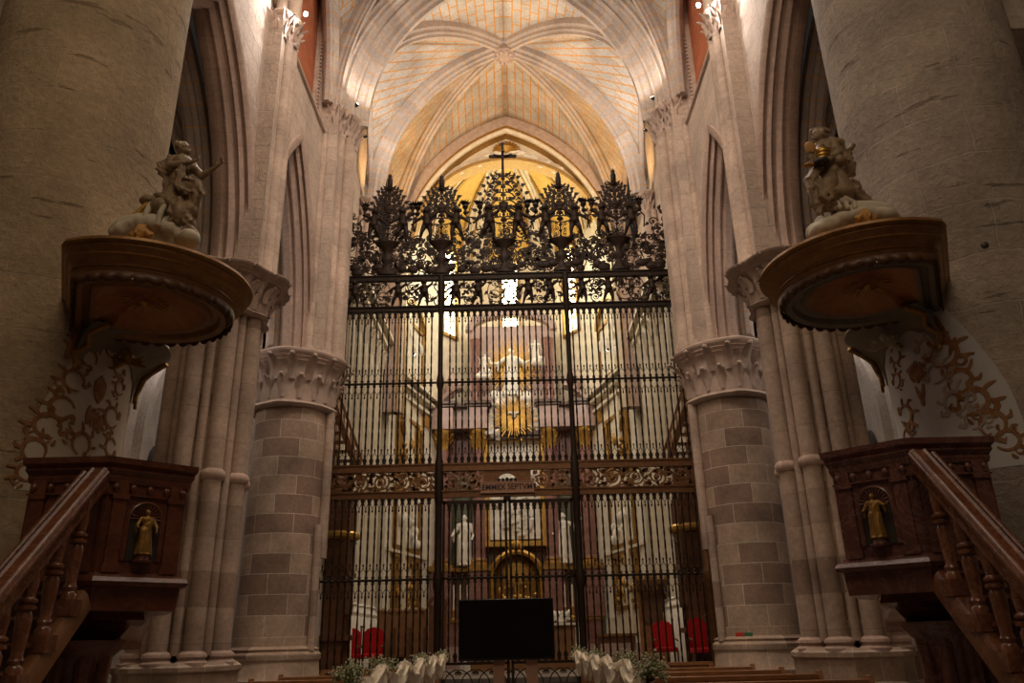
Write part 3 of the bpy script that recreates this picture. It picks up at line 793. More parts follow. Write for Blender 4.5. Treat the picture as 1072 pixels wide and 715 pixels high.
# --- floor and aisle walls
struct(MB().bx(-10, 10, -2, 19.4, -.2, 0), 'floor', M['floor'])
struct(MB().bx(-10, 10, 19.4, 40, -.2, .72), 'floor', M['floor'])
for side in (-1, 1):
    nm = 'wall_left' if side < 0 else 'wall_right'
    struct(MB().bx(9.5, 10, -2, 24.2, 0, 13.2), nm, M['aisle'], side)
    struct(MB().bx(4.9, 10, 24.0, 24.4, 0, 13.2), nm, M['aisle'], side)
    struct(MB().bx(6.05, 9.5, 7.9, 8.3, 8.6, 13.2), nm, M['aisle'], side)
    struct(MB().bx(5.7, 10, -2.2, .5, 0, 13.2), nm, M['aisle'], side)
    struct(MB().bx(4.75, 5.6, -2, .5, 0, 21.5), nm, M['wall'], side)
    # choir side walls behind the piers
    struct(MB().bx(4.75, 5.6, 18.6, 26.4, 0, 11.3), nm, M['white'], side); struct(MB().bx(4.75, 5.6, 18.6, 26.4, 11.3, 15.4), nm, M['wall'], side)
    mb = MB(); mb.bx(4.9, 5.6, 18.3, 22.6, 15.4, 21.4); mb.bx(4.9, 5.6, 22.6, 23.4, 15.4, 21.4); mb.bx(4.9, 5.6, 24.9, 26.6, 15.4, 21.4)
    struct(mb, nm, M['wall'], side)
    w = MB().bx(5.3, 5.5, 23.4, 24.9, 15.4, 21.4); o = struct(w, 'window_%d' % (1 if side < 0 else 2), M['dark'], side)
    # shafts carrying the choir ribs
    for y in (22.1, 26.2):
        mb = MB(); mb.lathe((4.52, y, 0), [(.15, 11.5), (.15, 14.2)], 14); mb.lathe((4.66, y - .26, 0), [(.09, 11.5), (.09, 14.2)], 10); mb.lathe((4.66, y + .26, 0), [(.09, 11.5), (.09, 14.2)], 10)
        struct(mb, trimname(), M['shaft'], side)
        t = thing('rib_capital', '%s carved capital under the choir ribs, %s' % (('left', 'right')[side > 0], 'midway along the wall' if y < 23 else 'beside the sanctuary arch'), 'capital', (side * 4.52, y, 14.2), 'carved capitals under the choir ribs')
        capital('bell', (4.52, y, 0), .16, .3, 14.2, 14.95, M['cap'], t, 8, side=side, seg=16)
    # aisle features: pier responds, arch frames, lancets and roundel
    for y in (8, 13, 18):
        mb = MB()
        for dy, r_ in ((-.3, .12), (0, .2), (.3, .12)): mb.lathe((9.38, y + dy, 0), [(r_ + .06, 0), (r_ + .06, 1.2), (r_, 1.3), (r_, 7.7), (r_ + .14, 8.2), (r_ + .14, 8.3)], 12)
        struct(mb, trimname(), M['shaft'], side)
    for y in (15.5, 21):
        path = [(9.45, y + a, 6.6 + b) for a, b in arch_pts(1.7, 2.7, 16)]
        mb = MB(); mb.sweep([(9.45, y - 1.7, 2)] + path + [(9.45, y + 1.7, 2)], (1, 0, 0), [(-.16, -.16), (-.16, .1), (.1, .16), (.1, -.16)], out=(0, 0, 1)); struct(mb, trimname(), M['aisle'], side)
        o = MB()
        for dy in (-.75, 0, .75):
            o.add(*[([(9.48, y + dy + a, z) for a, z in [(-.2, 4.9), (.2, 4.9), (.2, 6.1), (.13, 6.35), (0, 6.5), (-.13, 6.35), (-.2, 6.1)]] + [(9.3 + .1, y + dy + a, z) for a, z in [(-.2, 4.9), (.2, 4.9), (.2, 6.1), (.13, 6.35), (0, 6.5), (-.13, 6.35), (-.2, 6.1)]]),
                    [list(range(7)), list(range(7, 14))[::-1]] + [[i, 7 + i, 7 + (i + 1) % 7, (i + 1) % 7] for i in range(7)]])
        struct(o, 'window_%d' % (int(y) + (0 if side < 0 else 30)), M['dark'], side)
        struct(MB().tube([(9.42, y + .38 * cos(a * pi / 12), 8.0 + .38 * sin(a * pi / 12)) for a in range(24)], .07, 6, closed=True), trimname(), M['aisle'], side)
# bright aisle window glimpsed between the left piers
mb = MB(); mb.bx(8.0, 8.9, 23.9, 23.98, 9.6, 11.7)
struct(mb, 'window_5', M['glassdim'], -1)
mb = MB()
for x in (8.0, 8.45, 8.9): mb.bx(x - .04, x + .04, 23.84, 23.92, 9.6, 11.7)
for z in (9.6, 10.6, 11.7): mb.bx(8.0, 8.9, 23.84, 23.92, z - .03, z + .03)
struct(mb, trimname(), M['aisle'], -1)
# wall behind the viewer
struct(MB().bx(-10, 10, -2.6, -2.1, 0, 21.5), 'wall_back', M['wall'])

# key boss
t = thing('vault_boss', 'round carved keystone where the choir ribs cross', 'keystone', (0, 22.1, 20.3))
mb = MB(); mb.lathe((0, 22.1, 0), [(.05, 20.52), (.16, 20.5), (.22, 20.56), (.33, 20.6), (.37, 20.7), (.32, 20.82), (.26, 21.1)], 24); mb.build('disc', M['cap'], t)
for i in range(10):
    a = i * pi / 5; mb = MB(); mb.ell((.27 * cos(a), 22.1 + .27 * sin(a), 20.57), (.08, .08, .07)); mb.build('petal', M['cap'], t)
# ------------------------------------------------------------------ sanctuary arch, apse, choir walls
def prop(name, label, cat, loc, group=None): return thing(name, label, cat, loc, group)

HA = 6.25
def ring(off, y, prof, mat, zb=SPR):
    pts = arch_pts(XI + off, HA + off * 1.2, 24)
    path = [(pts[0][0], y, 9)] + [(x, y, zb + z) for x, z in pts] + [(pts[-1][0], y, 9)]
    mb = MB(); mb.sweep(path, (0, 1, 0), prof, out=(0, 0, 1)); return struct(mb, trimname(), M[mat])
ring(-.18, 26.3, [(-.12, -.22), (-.12, .2), (.3, .2), (.3, -.22)], 'cap')
ring(-.40, 26.32, [(-.16, -.05), (-.1, .06), (.3, .06), (.3, -.05)], 'gilt')
ring(-.50, 26.4, [(-.14, -.10), (-.2, 0), (-.14, .12), (.3, .12), (.3, -.1)], 'white')
ring(-.60, 26.42, [(-.08, -.03), (-.04, .04), (.3, .04), (.3, -.03)], 'giltdark')
RC, ZC, YT = 3.75, 15.75, 26.7
n = 24
po = arch_pts(XI - .55, HA - .65, n)
for y, fl in ((YT, 0), (YT + .3, 1)):
    rows = [[(RC * -cos(pi * i / (2 * n)), y, ZC + RC * sin(pi * i / (2 * n))) for i in range(2 * n + 1)], [(x * 1.02, y, SPR + z) for x, z in po]]
    struct(MB().grid(rows), 'wall_far', M['white'])
path = [(RC * -cos(pi * i / 40), YT + .05, ZC + RC * sin(pi * i / 40)) for i in range(41)]
struct(MB().sweep(path, (0, 1, 0), [(-.22, -.05), (-.12, .22), (.4, .22), (.4, -.05)], out=(0, 0, 1)), trimname(), M['white'])
struct(MB().sweep(path, (0, 1, 0), [(-.26, -.16), (-.3, -.05), (-.2, .02), (.4, .02), (.4, -.16)], out=(0, 0, 1)), trimname(), M['giltdark'])
# shell and cloud relief on the tympanum
t = prop('shell_relief', 'gilded shell with white cloud swirls at the tip of the sanctuary arch', 'relief', (0, YT, 19.9))
mb = MB()
for i in range(11):
    a = pi * (.06 + .88 * i / 10); mb.tube([(0, YT - .05, 19.8), (.3 * cos(a), YT - .14, 19.8 + .25 * sin(a)), (.55 * cos(a), YT - .06, 19.8 + .48 * sin(a))], [.03, .06, .05], 6)
mb.build('shell', M['gilt'], t)
mb = MB(); rnd = random.Random(3)
for sx in (-1, 1):
    for k in range(16):
        u = k / 15; x = sx * (.25 + 1.9 * u); z = 19.78 - .95 * u + rnd.uniform(-.12, .18)
        mb.ell((x, YT - .05, z), (rnd.uniform(.1, .22), .09, rnd.uniform(.05, .12)), None, 8, 6)
        mb.tube([(x + .14 * cos(q * .9) * (1 - q * .1), YT - .08, z + .1 * sin(q * .9) * (1 - q * .1)) for q in range(8)], .025, 5)
mb.build('cloud_swirl', M['marblewhite'], t)
# apse walls with three windows
AN = [0, 25, 62, 118, 155, 180]
av = [(3.9 * cos(rad(a)), 28.0 + 5.8 * sin(rad(a))) for a in AN]
def wseg(p, q, z0, z1, mat, th=.3, name='wall_apse'):
    p, q = V(p), V(q); d = (q - p).normalized(); nrm = V((-d.y, d.x)); 
    if nrm.y < 0 and abs(nrm.y) > .05 or (abs(nrm.y) <= .05 and nrm.x * p.x < 0): nrm = -nrm
    m = (p + q) / 2 + nrm * th / 2
    return MB().box((m.x, m.y, (z0 + z1) / 2), ((q - p).length + .02, th, z1 - z0), atan2(d.y, d.x))
for i in range(5):
    p, q = V(av[i]), V(av[i + 1]); z1 = 18.4
    if i in (0, 4): struct(wseg(p, q, .7, z1, 0), 'wall_apse', M['white']); continue
    ww = .5 if i != 2 else .42; m = (p + q) / 2; d = (q - p).normalized()
    a, b = m - d * ww, m + d * ww; wz0, wz1 = (14.55 if i == 2 else 13.95), 18.15
    struct(wseg(p, a, .7, z1, 0), 'wall_apse', M['white']); struct(wseg(b, q, .7, z1, 0), 'wall_apse', M['white'])
    struct(wseg(a, b, .7, wz0, 0), 'wall_apse', M['white']); struct(wseg(a, b, wz1, z1, 0), 'wall_apse', M['white'])
    nr = V((m.x, m.y - 28)).normalized()
    g = MB().box((m.x + nr.x * .28, m.y + nr.y * .28, (wz0 + wz1) / 2), (2 * ww, .04, wz1 - wz0), atan2(d.y, d.x))
    struct(g, 'window_%d' % (10 + i), M['glassbright'])
    mb = MB(); an = atan2(d.y, d.x)
    for k in (-1, 1):
        c = m + d * ww * k; mb.box((c.x - nr.x * .04, c.y - nr.y * .04, (wz0 + wz1) / 2), (.14, .12, wz1 - wz0 + .2), an)
    for z in (wz0, wz1): mb.box((m.x - nr.x * .04, m.y - nr.y * .04, z), (2 * ww + .2, .12, .14), an)
    for k in range(1, 5): mb.box((m.x + nr.x * .2, m.y + nr.y * .2, wz0 + k * (wz1 - wz0) / 5), (2 * ww, .04, .035), an)
    mb.box((m.x + nr.x * .2, m.y + nr.y * .2, (wz0 + wz1) / 2), (.035, .04, wz1 - wz0), an)
    struct(mb, trimname(), M['giltdark'])
# ribbed conch
ap = V((0, 28.6, 21.4))
ribs = []
fr = [V((x, y, 18.3)) for x, y in av]
fr = [V((3.9, 27.0, 17.5))] + fr + [V((-3.9, 27.0, 17.5))]
for i, c in enumerate(fr):
    pts = half(c, ap, 0, 16); ribs.append(pts)
    dv = ap - c; sv = V((0, 0, 1)).cross(V((dv.x, dv.y, 0)).normalized())
    mb = MB(); mb.sweep(pts, sv, [(-.3, .06), (-.3, -.1), (-.2, -.16), (-.16, -.12), (-.12, -.26), (.12, -.26), (.16, -.12), (.2, -.16), (.3, -.1), (.3, .06)], out=(0, 0, 1)); struct(mb, trimname(), M['white'])
    mb = MB(); mb.sweep([p + V((0, 0, -.0)) for p in pts], sv, [(-.045, -.25), (-.045, -.29), (.045, -.29), (.045, -.25)], out=(0, 0, 1)); struct(mb, trimname(), M['giltdark'])
for i in range(len(ribs) - 1):
    A_, B_ = ribs[i], ribs[i + 1]; mx = lambda t: [a.lerp(b, t) for a, b in zip(A_, B_)]
    cell(A_, mx(.22), 'white', 2); cell(mx(.22), mx(.78), 'yellow', 4); cell(mx(.78), B_, 'white', 2)
    for t in (.22, .78):
        p_ = mx(t); d_ = ap - p_[0]; mb = MB(); mb.sweep(p_, V((0, 0, 1)).cross(V((d_.x, d_.y, 0)).normalized()), [(-.05, .03), (-.05, -.07), (.05, -.07), (.05, .03)], out=(0, 0, 1)); struct(mb, trimname(), M['giltdark'])
struct(MB().lathe((0, 28.6, 0), [(.05, 21.0), (.25, 21.0), (.4, 21.1), (.42, 21.25), (.2, 21.45)], 16), trimname(), M['gilt'])

# --- choir side walls: half columns, relief strips, panels
def fluted(mb, c, r, z0, z1, n=12):
    rf = lambda a: 1 - .09 * abs(sin(n / 2 * a))
    mb.lathe(c, [(r, z0), (r * .98, (z0 + z1) / 2), (r * .9, z1)], n * 4, rf=rf)
for side in (-1, 1):
    sl = ('left', 'right')[side > 0]
    for k, y in enumerate((21.2, 22.2, 23.2, 24.2, 25.2, 26.1)):
        t = prop('fluted_half_column', 'cream fluted half column on the %s choir wall, %s from the screen' % (sl, ['first', 'second', 'third', 'fourth', 'fifth', 'sixth'][k]), 'column', (side * 4.7, y, .9), 'fluted half columns of the choir walls')
        c = (4.72, y, 0)
        mb = MB(); fluted(mb, c, .24, 2.6, 10.4); mb.build('shaft', M['white'], t, side)
        MB().lathe(c, [(.34, .72), (.34, 2.2), (.30, 2.25), (.33, 2.35), (.25, 2.5), (.28, 2.56), (.24, 2.6)], 24).build('base', M['marblewhite'], t, side)
        mb = MB(); mb.lathe(c, [(.22, 10.4), (.25, 10.7), (.36, 11.1), (.36, 11.2)], 20); leafrow(mb, c, .22, 10.45, 9, .5, .08, .4); mb.build('capital', M['white'], t, side)
    for k, y in enumerate((20.6, 21.7, 22.7, 23.7, 24.7, 25.65)):
        t = prop('relief_strip', 'gilded foliage strip on the %s choir wall, %s from the screen' % (sl, ['first', 'second', 'third', 'fourth', 'fifth', 'sixth'][k]), 'relief', (side * 4.7, y, 3), 'gilded foliage strips on the choir walls')
        MB().bx(4.68, 4.76, y - .2, y + .2, 2.6, 10.8).build('backing', M['white'] if k % 2 else M['pinkmarble'], t, side)
        mb = MB(); rnd = random.Random(k)
        for z in [2.8 + .42 * q for q in range(19)]:
            s = 1 if int(z * 10) % 2 else -1
            mb.tube([(4.66, y + s * .12 * cos(q * .8) * (1 - q * .09), z + .16 * sin(q * .8) * (1 - q * .09)) for q in range(9)], .022, 4)
            mb.ell((4.66, y - s * .08, z + .2), (.02, .05, .09), None, 6, 4)
        mb.build('foliage', M['giltdark'], t, side)
    mb = MB(); mb.bx(4.3, 4.78, 20.2, 26.5, 11.2, 11.35); mb.bx(4.15, 4.78, 20.2, 26.5, 11.5, 11.62); mb.bx(4.4, 4.78, 20.2, 26.5, 11.35, 11.5)
    struct(mb, trimname(), M['white'], side)
    # oblique sanctuary walls with framed panels
    A, B = V((4.35, 26.8)), V((3.42, 30.6)); d = (B - A).normalized(); L = (B - A).length; an = atan2(d.y, d.x); inw = V((-d.y, d.x)); inw = -inw if inw.x > 0 else inw
    def pb(mb, u0, u1, z0, z1, dep, off=0):
        c = A + d * ((u0 + u1) / 2) + inw * (off + dep / 2 - .1); mb.box((c.x, c.y, (z0 + z1) / 2), (u1 - u0, dep, z1 - z0), an); return mb
    struct(pb(MB(), -.2, L + .2, .72, 18.3, .2, -.1), 'wall_sanctuary_' + sl, M['white'], side)
    for k, (u0, u1) in enumerate(((-.15, .35), (L - .6, L - .1))):
        t = prop('giant_pilaster', 'tall plain white pilaster of the %s sanctuary wall, %s' % (sl, ('beside the choir', 'beside the altarpiece')[k]), 'pilaster', (side * A.x, A.y, .8), 'giant white pilasters of the sanctuary')
        pb(MB(), u0, u1, 2.2, 9.9, .16).build('shaft', M['marblewhite'], t, side); pb(MB(), u0 - .08, u1 + .08, .72, 2.2, .26).build('base', M['white'], t, side)
        pb(MB(), u0 - .05, u1 + .05, 9.5, 9.95, .24).build('capital', M['gilt'], t, side)
    mb = MB()
    for z, dep, h in ((10.0, .3, .12), (10.35, .42, .12), (10.6, .55, .1), (6.75, .22, .1), (4.4, .24, .1)): pb(mb, -.1, L, z, z + h, dep)
    struct(mb, trimname(), M['white'], side)
    for k, (z0, z1) in enumerate(((2.5, 4.3), (4.6, 6.6), (7.1, 9.3), (11.0, 13.2))):
        t = prop('framed_panel', '%s gilt-framed relief panel of the %s sanctuary wall' % (['lowest', 'second lowest', 'second highest', 'topmost arched'][k], sl), 'panel', (side * A.x, A.y + 1, z0), 'framed relief panels of the sanctuary')
        u0, u1 = .7, L - .9
        pb(MB(), u0, u1, z0, z1, .06, .08).build('field', M['pinkmarble' if k % 2 else 'marblewhite'], t, side)
        mb = MB()
        for a in (u0, u1): pb(mb, a - .07, a + .07, z0, z1, .12, .1)
        for z in (z0, z1): pb(mb, u0 - .07, u1 + .07, z - .07, z + .07, .12, .1)
        if k == 3:
            c = A + d * ((u0 + u1) / 2) + inw * .12
            mb.sweep([(c.x + d.x * q[0], c.y + d.y * q[0], z1 + q[1]) for q in arch_pts((u1 - u0) / 2, .9, 10)], (inw.x, inw.y, 0), [(-.08, -.08), (-.08, .08), (.08, .08), (.08, -.08)])
        mb.build('frame', M['giltdark'], t, side)
        mb = MB(); rnd = random.Random(k + 9); pb(mb, u0 + .12, u1 - .12, z0 + .1, z1 - .1, .03, .12)
        for q in range(16):
            u = rnd.uniform(u0 + .2, u1 - .2); z = rnd.uniform(z0 + .2, z1 - .1); c = A + d * u + inw * .1
            mb.ell((c.x, c.y, z), (rnd.uniform(.05, .14), rnd.uniform(.05, .1), rnd.uniform(.1, .3)), Matrix.Rotation(rnd.uniform(-.6, .6), 3, 'X'), 8, 6)
        mb.build('relief', M['marblewhite' if k % 2 else 'giltdark'], t, side)

# --- high altarpiece
YR = 31.0
def R2(x, y, Y=YR): return at(x, y, Y)
ax = R2(541, 605).x
t = prop('altarpiece', 'red marble and gilt high altarpiece with columns, seen through the screen centre', 'altarpiece', (ax, YR, .8))
mb = MB(); mb.bx(ax - 3.1, ax + 3.1, YR + .7, YR + 1.3, .72, 10.4); mb.build('back_wall', M['redmarble'], t)
mb = MB(); mb.bx(ax - 3.3, ax + 3.3, YR - .5, YR + 1.0, .72, 1.7); mb.bx(ax - 3.2, ax + 3.2, YR - .3, YR + 1, 1.7, 2.3); mb.build('plinth', M['greenmarble'], t)
for x in (-2.85, -1.42, 1.42, 2.85):
    MB().bx(ax + x - .38, ax + x + .38, YR - .35, YR + .9, 2.3, 4.0).build('pedestal', M['redmarble'], t)
mb = MB()
for x in (-2.85, -1.42, 1.42, 2.85): mb.bx(ax + x - .44, ax + x + .44, YR - .42, YR + .9, 4.0, 4.2)
mb.bx(ax - 3.2, ax - 1.1, YR, YR + .9, 4.0, 4.15); mb.bx(ax + 1.1, ax + 3.2, YR, YR + .9, 4.0, 4.15)
mb.build('pedestal_cornice', M['giltdark'], t)
for x in (-2.85, -1.42, 1.42, 2.85):
    c = (ax + x, YR, 0)
    o = MB().lathe(c, [(.34, 4.2), (.34, 4.3), (.28, 4.36), (.31, 4.44), (.25, 4.5), (.26, 6), (.22, 8.7)], 24).build('column', M['redmarble'], t)
    mb = MB(); mb.lathe(c, [(.22, 8.7), (.24, 8.9), (.34, 9.3), (.38, 9.42), (.38, 9.5)], 20); leafrow(mb, c, .22, 8.75, 8, .42, .08, .45); leafrow(mb, c, .25, 8.95, 8, .42, .08, .5, None, .5); mb.build('capital', M['gilt'], t)
    mb = MB(); mb.lathe(c, [(.36, 4.2), (.36, 4.28), (.3, 4.34), (.33, 4.4), (.27, 4.46)], 24); mb.build('column_base', M['gilt'], t)
mb = MB()
for x in (-2.85, -1.42, 1.42, 2.85): mb.bx(ax + x - .42, ax + x + .42, YR - .42, YR + .8, 9.5, 10.5)
mb.bx(ax - 3.2, ax + 3.2, YR - .05, YR + .9, 9.6, 10.45); mb.build('entablature', M['pinkmarble'], t)
for sx in (-1, 1):
    mb = MB()
    for x in (1.42, 2.85): mb.bx(ax + sx * x - .55, ax + sx * x + .55, YR - .58, YR + .8, 10.5, 10.62); mb.bx(ax + sx * x - .48, ax + sx * x + .48, YR - .5, YR + .8, 10.4, 10.5)
    mb.bx(ax + sx * 1.1, ax + sx * 3.3, YR - .25, YR + .9, 10.45, 10.6)
    mb.build('cornice', M['darkstone'], t)
# niches behind the statues
for sx in (-1, 1):
    mb = MB(); c = (ax + sx * 2.13, YR + .72, 0)
    mb.lathe(c, [(.42, 4.15), (.42, 7.3), (.36, 7.6), (.2, 7.78), (.0, 7.82)], 18, a0=pi, a1=2 * pi, sy=.25); mb.build('niche', M['greenmarble'], t)
# centre relief and frame
x0, x1 = ax - 1.02, ax + 1.02
mb = MB(); mb.bx(x0, x1, YR + .28, YR + .7, 5.2, 9.1); rel = mb.build('relief_panel', M['marblewhite'], t)
mb = MB(); rnd = random.Random(21)
for i in range(46):
    x = rnd.uniform(x0 + .12, x1 - .12); z = rnd.uniform(5.3, 8.4)
    if i < 24:
        h = rnd.uniform(.35, .7); z = rnd.uniform(5.5, 7.6); le = rnd.uniform(-.5, .5)
        mb.tube([(x, YR + .25, z), (x + le * h * .5, YR + .2, z + h * .6)], [.13, .09], 8); mb.ell((x + le * h * .62, YR + .17, z + h * .75), .085, None, 8, 6)
        mb.tube([(x, YR + .2, z + h * .4), (x + rnd.uniform(-.4, .4), YR + .12, z + rnd.uniform(.1, .7))], [.04, .03], 6)
    else: mb.ell((x, YR + .26, z), (rnd.uniform(.1, .25), .1, rnd.uniform(.06, .14)), None, 8, 5)
mb.build('relief_figures', M['marblewhite'], rel)
mb = MB()
for x in (x0 - .08, x1 + .08): mb.bx(x - .1, x + .1, YR + .1, YR + .7, 5.05, 9.2)
mb.bx(x0 - .18, x1 + .18, YR + .1, YR + .7, 9.1, 9.25); mb.bx(x0 - .25, x1 + .25, YR - .05, YR + .7, 4.9, 5.1); mb.build('relief_frame', M['gilt'], t)
mb = MB(); mb.bx(x0 - .42, x1 + .42, YR - .2, YR + .7, 9.25, 9.42); mb.bx(x0 - .3, x1 + .3, YR - .1, YR + .7, 9.12, 9.25); mb.build('frame_cornice', M['darkstone'], t)
# tabernacle arch
zc = R2(541, 605).z
mb = MB(); mb.sweep([(ax - .98, YR + .2, zc - 1.3)] + [(ax - .98 * cos(a * pi / 20), YR + .2, zc + .98 * sin(a * pi / 20)) for a in range(21)] + [(ax + .98, YR + .2, zc - 1.3)], (0, 1, 0), [(-.18, -.1), (-.24, 0), (-.18, .1), (.3, .1), (.3, -.1)], out=(0, 0, 1)); tab = mb.build('tabernacle_arch', M['gilt'], t)
mb = MB(); mb.lathe((ax, YR + .6, 0), [(.9, zc - 1.3), (.9, zc), (.78, zc + .45), (.45, zc + .8), (0, zc + .92)], 20, a0=pi, a1=2 * pi, sy=.3); mb.build('tabernacle_shell', M['giltdark'], tab)
mb = MB(); rnd = random.Random(8)
mb.tube([(ax, YR, zc - 1.3), (ax, YR, zc - .9), (ax, YR, zc - .4), (ax, YR, zc + .1)], [.3, .1, .14, .06], 12)
for i in range(24):
    a = i * pi / 12; mb.tube([(ax, YR, zc + .15), (ax + .42 * cos(a), YR - .02, zc + .15 + .42 * sin(a))], [.02, .035], 4)
for i in range(30):
    x = rnd.uniform(-.75, .75); z = zc - 1.1 + rnd.uniform(0, .9) * (1 - abs(x) * .4); mb.ell((ax + x, YR + rnd.uniform(-.1, .1), z), (rnd.uniform(.05, .12), .06, rnd.uniform(.06, .16)), None, 7, 5)
mb.build('monstrance', M['gilt'], tab)
mb = MB()
for i in range(8):
    a = i * pi / 7; mb.ell((ax + .22 * cos(a), YR + .0, zc + 1.1 + .2 * sin(a)), (.09, .08, .12), None, 8, 6)
mb.ell((ax, YR - .02, zc + 1.18), (.13, .12, .16)); mb.build('keystone_ornament', M['gilt'], tab)
# attic storey
mb = MB(); mb.bx(ax - 1.9, ax + 1.9, YR + .9, YR + 1.3, 10.45, 14.4); 
mb.sweep([(ax + a, YR + 1.0, 14.2 + b) for a, b in arch_pts(1.9, .9, 14)], (0, 1, 0), [(-.25, -.2), (-.3, .1), (.2, .1), (.2, -.2)], out=(0, 0, 1)); att = mb.build('attic', M['pinkmarble'], t)
mb = MB()
for sx in (-1, 1):
    MB().lathe((ax + sx * 1.55, YR + .75, 0), [(.24, 10.6), (.2, 10.8), (.18, 13.3), (.26, 13.6), (.28, 13.7)], 18).build('attic_column', M['redmarble'], att)
for sx in (-1, 1):
    mb = MB()
    mb.sweep([(ax + sx * (3.1 - 1.0 * q / 10), YR + .3, 10.65 + .75 * sin(q / 10 * pi / 2)) for q in range(11)], (0, 1, 0), [(-.35, -.08), (-.4, .06), (.3, .06), (.3, -.08)])
    mb.lathe((ax + sx * 2.55, YR + .3, 0), [(.12, 11.0), (.3, 11.4), (.32, 11.6), (.18, 11.8), (.08, 12.1), (.0, 12.2)], 14)
    mb.build('broken_pediment', M['pinkmarble'], att)

def rays(name, label, c, r0, r1, n, mat):
    tt = prop(name, label, 'sunburst', c); c = V(c); mb = MB(); rnd = random.Random(n)
    for i in range(n):
        a = 2 * pi * i / n; L = r1 * (1 if i % 2 else .8) * rnd.uniform(.9, 1.05)
        mb.tube([c + V((cos(a), 0, sin(a))) * r0, c + V((cos(a), -.06, sin(a))) * L], [.05, .022], 4)
    mb.build('ray', mat, tt); return tt
c = R2(536, 384, YR + .5); tt = rays('sunburst', 'upper gilded sunburst behind the white statue of a crowned woman', (c.x, c.y, c.z), .25, 1.35, 48, M['gilt'])
c2 = R2(538, 437, YR - .3); tt = rays('sunburst', 'lower gilded sunburst with a small white dove in its middle', (c2.x, c2.y, c2.z), .1, 1.0, 44, M['gilt'])
d = MB(); d.ell((c2.x, c2.y - .1, c2.z + .05), (.07, .07, .12)); d.ell((c2.x, c2.y - .1, c2.z + .2), .05)
for sx in (-1, 1): d.tube([(c2.x, c2.y - .1, c2.z + .1), (c2.x + sx * .15, c2.y - .12, c2.z + .18), (c2.x + sx * .28, c2.y - .1, c2.z + .12)], [.05, .05, .01], 6)
d.build('dove', M['marblewhite'], tt)

# statues of the altarpiece
b = R2(486, 590); h = R2(486, 537).z - b.z
s = prop('saint_statue', 'white marble robed statue left of the central relief', 'statue', (b.x, YR + .1, 4.2), 'white statues in the altarpiece niches')
sculpt('figure', robed((b.x, YR + .1, 4.2), h * 1.02, seed=2), M['marblewhite'], s, .03)
b = R2(591, 590)
s = prop('saint_statue', 'white marble robed statue with raised arm right of the central relief', 'statue', (b.x, YR + .1, 4.2), 'white statues in the altarpiece niches')
sculpt('figure', robed((b.x, YR + .1, 4.2), h * 1.02, seed=5, arms=[((-.12, .02, -.06), (-.09, .04, .1)), ((.1, .05, -.17), (-.02, .14, -.05))]), M['marblewhite'], s, .03)
b = R2(536, 422, YR + .2)
s = prop('madonna_statue', 'large white statue of a robed woman on clouds in front of the upper sunburst', 'statue', (b.x, YR + .2, b.z - .2))
P_ = robed((b.x, YR + .2, b.z + .25), R2(536, 364, YR + .2).z - b.z - .3, seed=9, arms=[((-.14, .04, -.12), (-.08, .08, .02)), ((.14, .04, -.12), (.1, .08, .0))])
rnd = random.Random(4)
for i in range(26): P_.append(('e', (b.x + rnd.uniform(-.75, .75), YR + .15 + rnd.uniform(-.15, .2), b.z + rnd.uniform(-.25, .35)), rnd.uniform(.12, .24)))
sculpt('figure', P_, M['marblewhite'], s, .035)
for (x, y, H, l_) in ((508, 392, .9, 'kneeling at the left of the upper sunburst'), (561, 378, .95, 'flying at the upper right of the upper sunburst'), (514, 456, 1.1, 'left of the lower sunburst'), (562, 448, 1.0, 'right of the lower sunburst')):
    b = R2(x, y, YR - .1); s = prop('angel_statue', 'white winged angel ' + l_, 'statue', tuple(b), 'white angels around the sunbursts')
    q = robed(tuple(b), H, seed=int(x), wings=True, arms=[((-.1, .06, -.1), (.06, .14, .05)), ((.12, .05, -.08), (.08, .1, .1))])
    for i in range(7): q.append(('e', (b.x + rnd.uniform(-.3, .3), b.y + rnd.uniform(-.1, .1), b.z + rnd.uniform(-.12, .1)), rnd.uniform(.1, .17)))
    sculpt('figure', q, M['marblewhite'], s, .028)

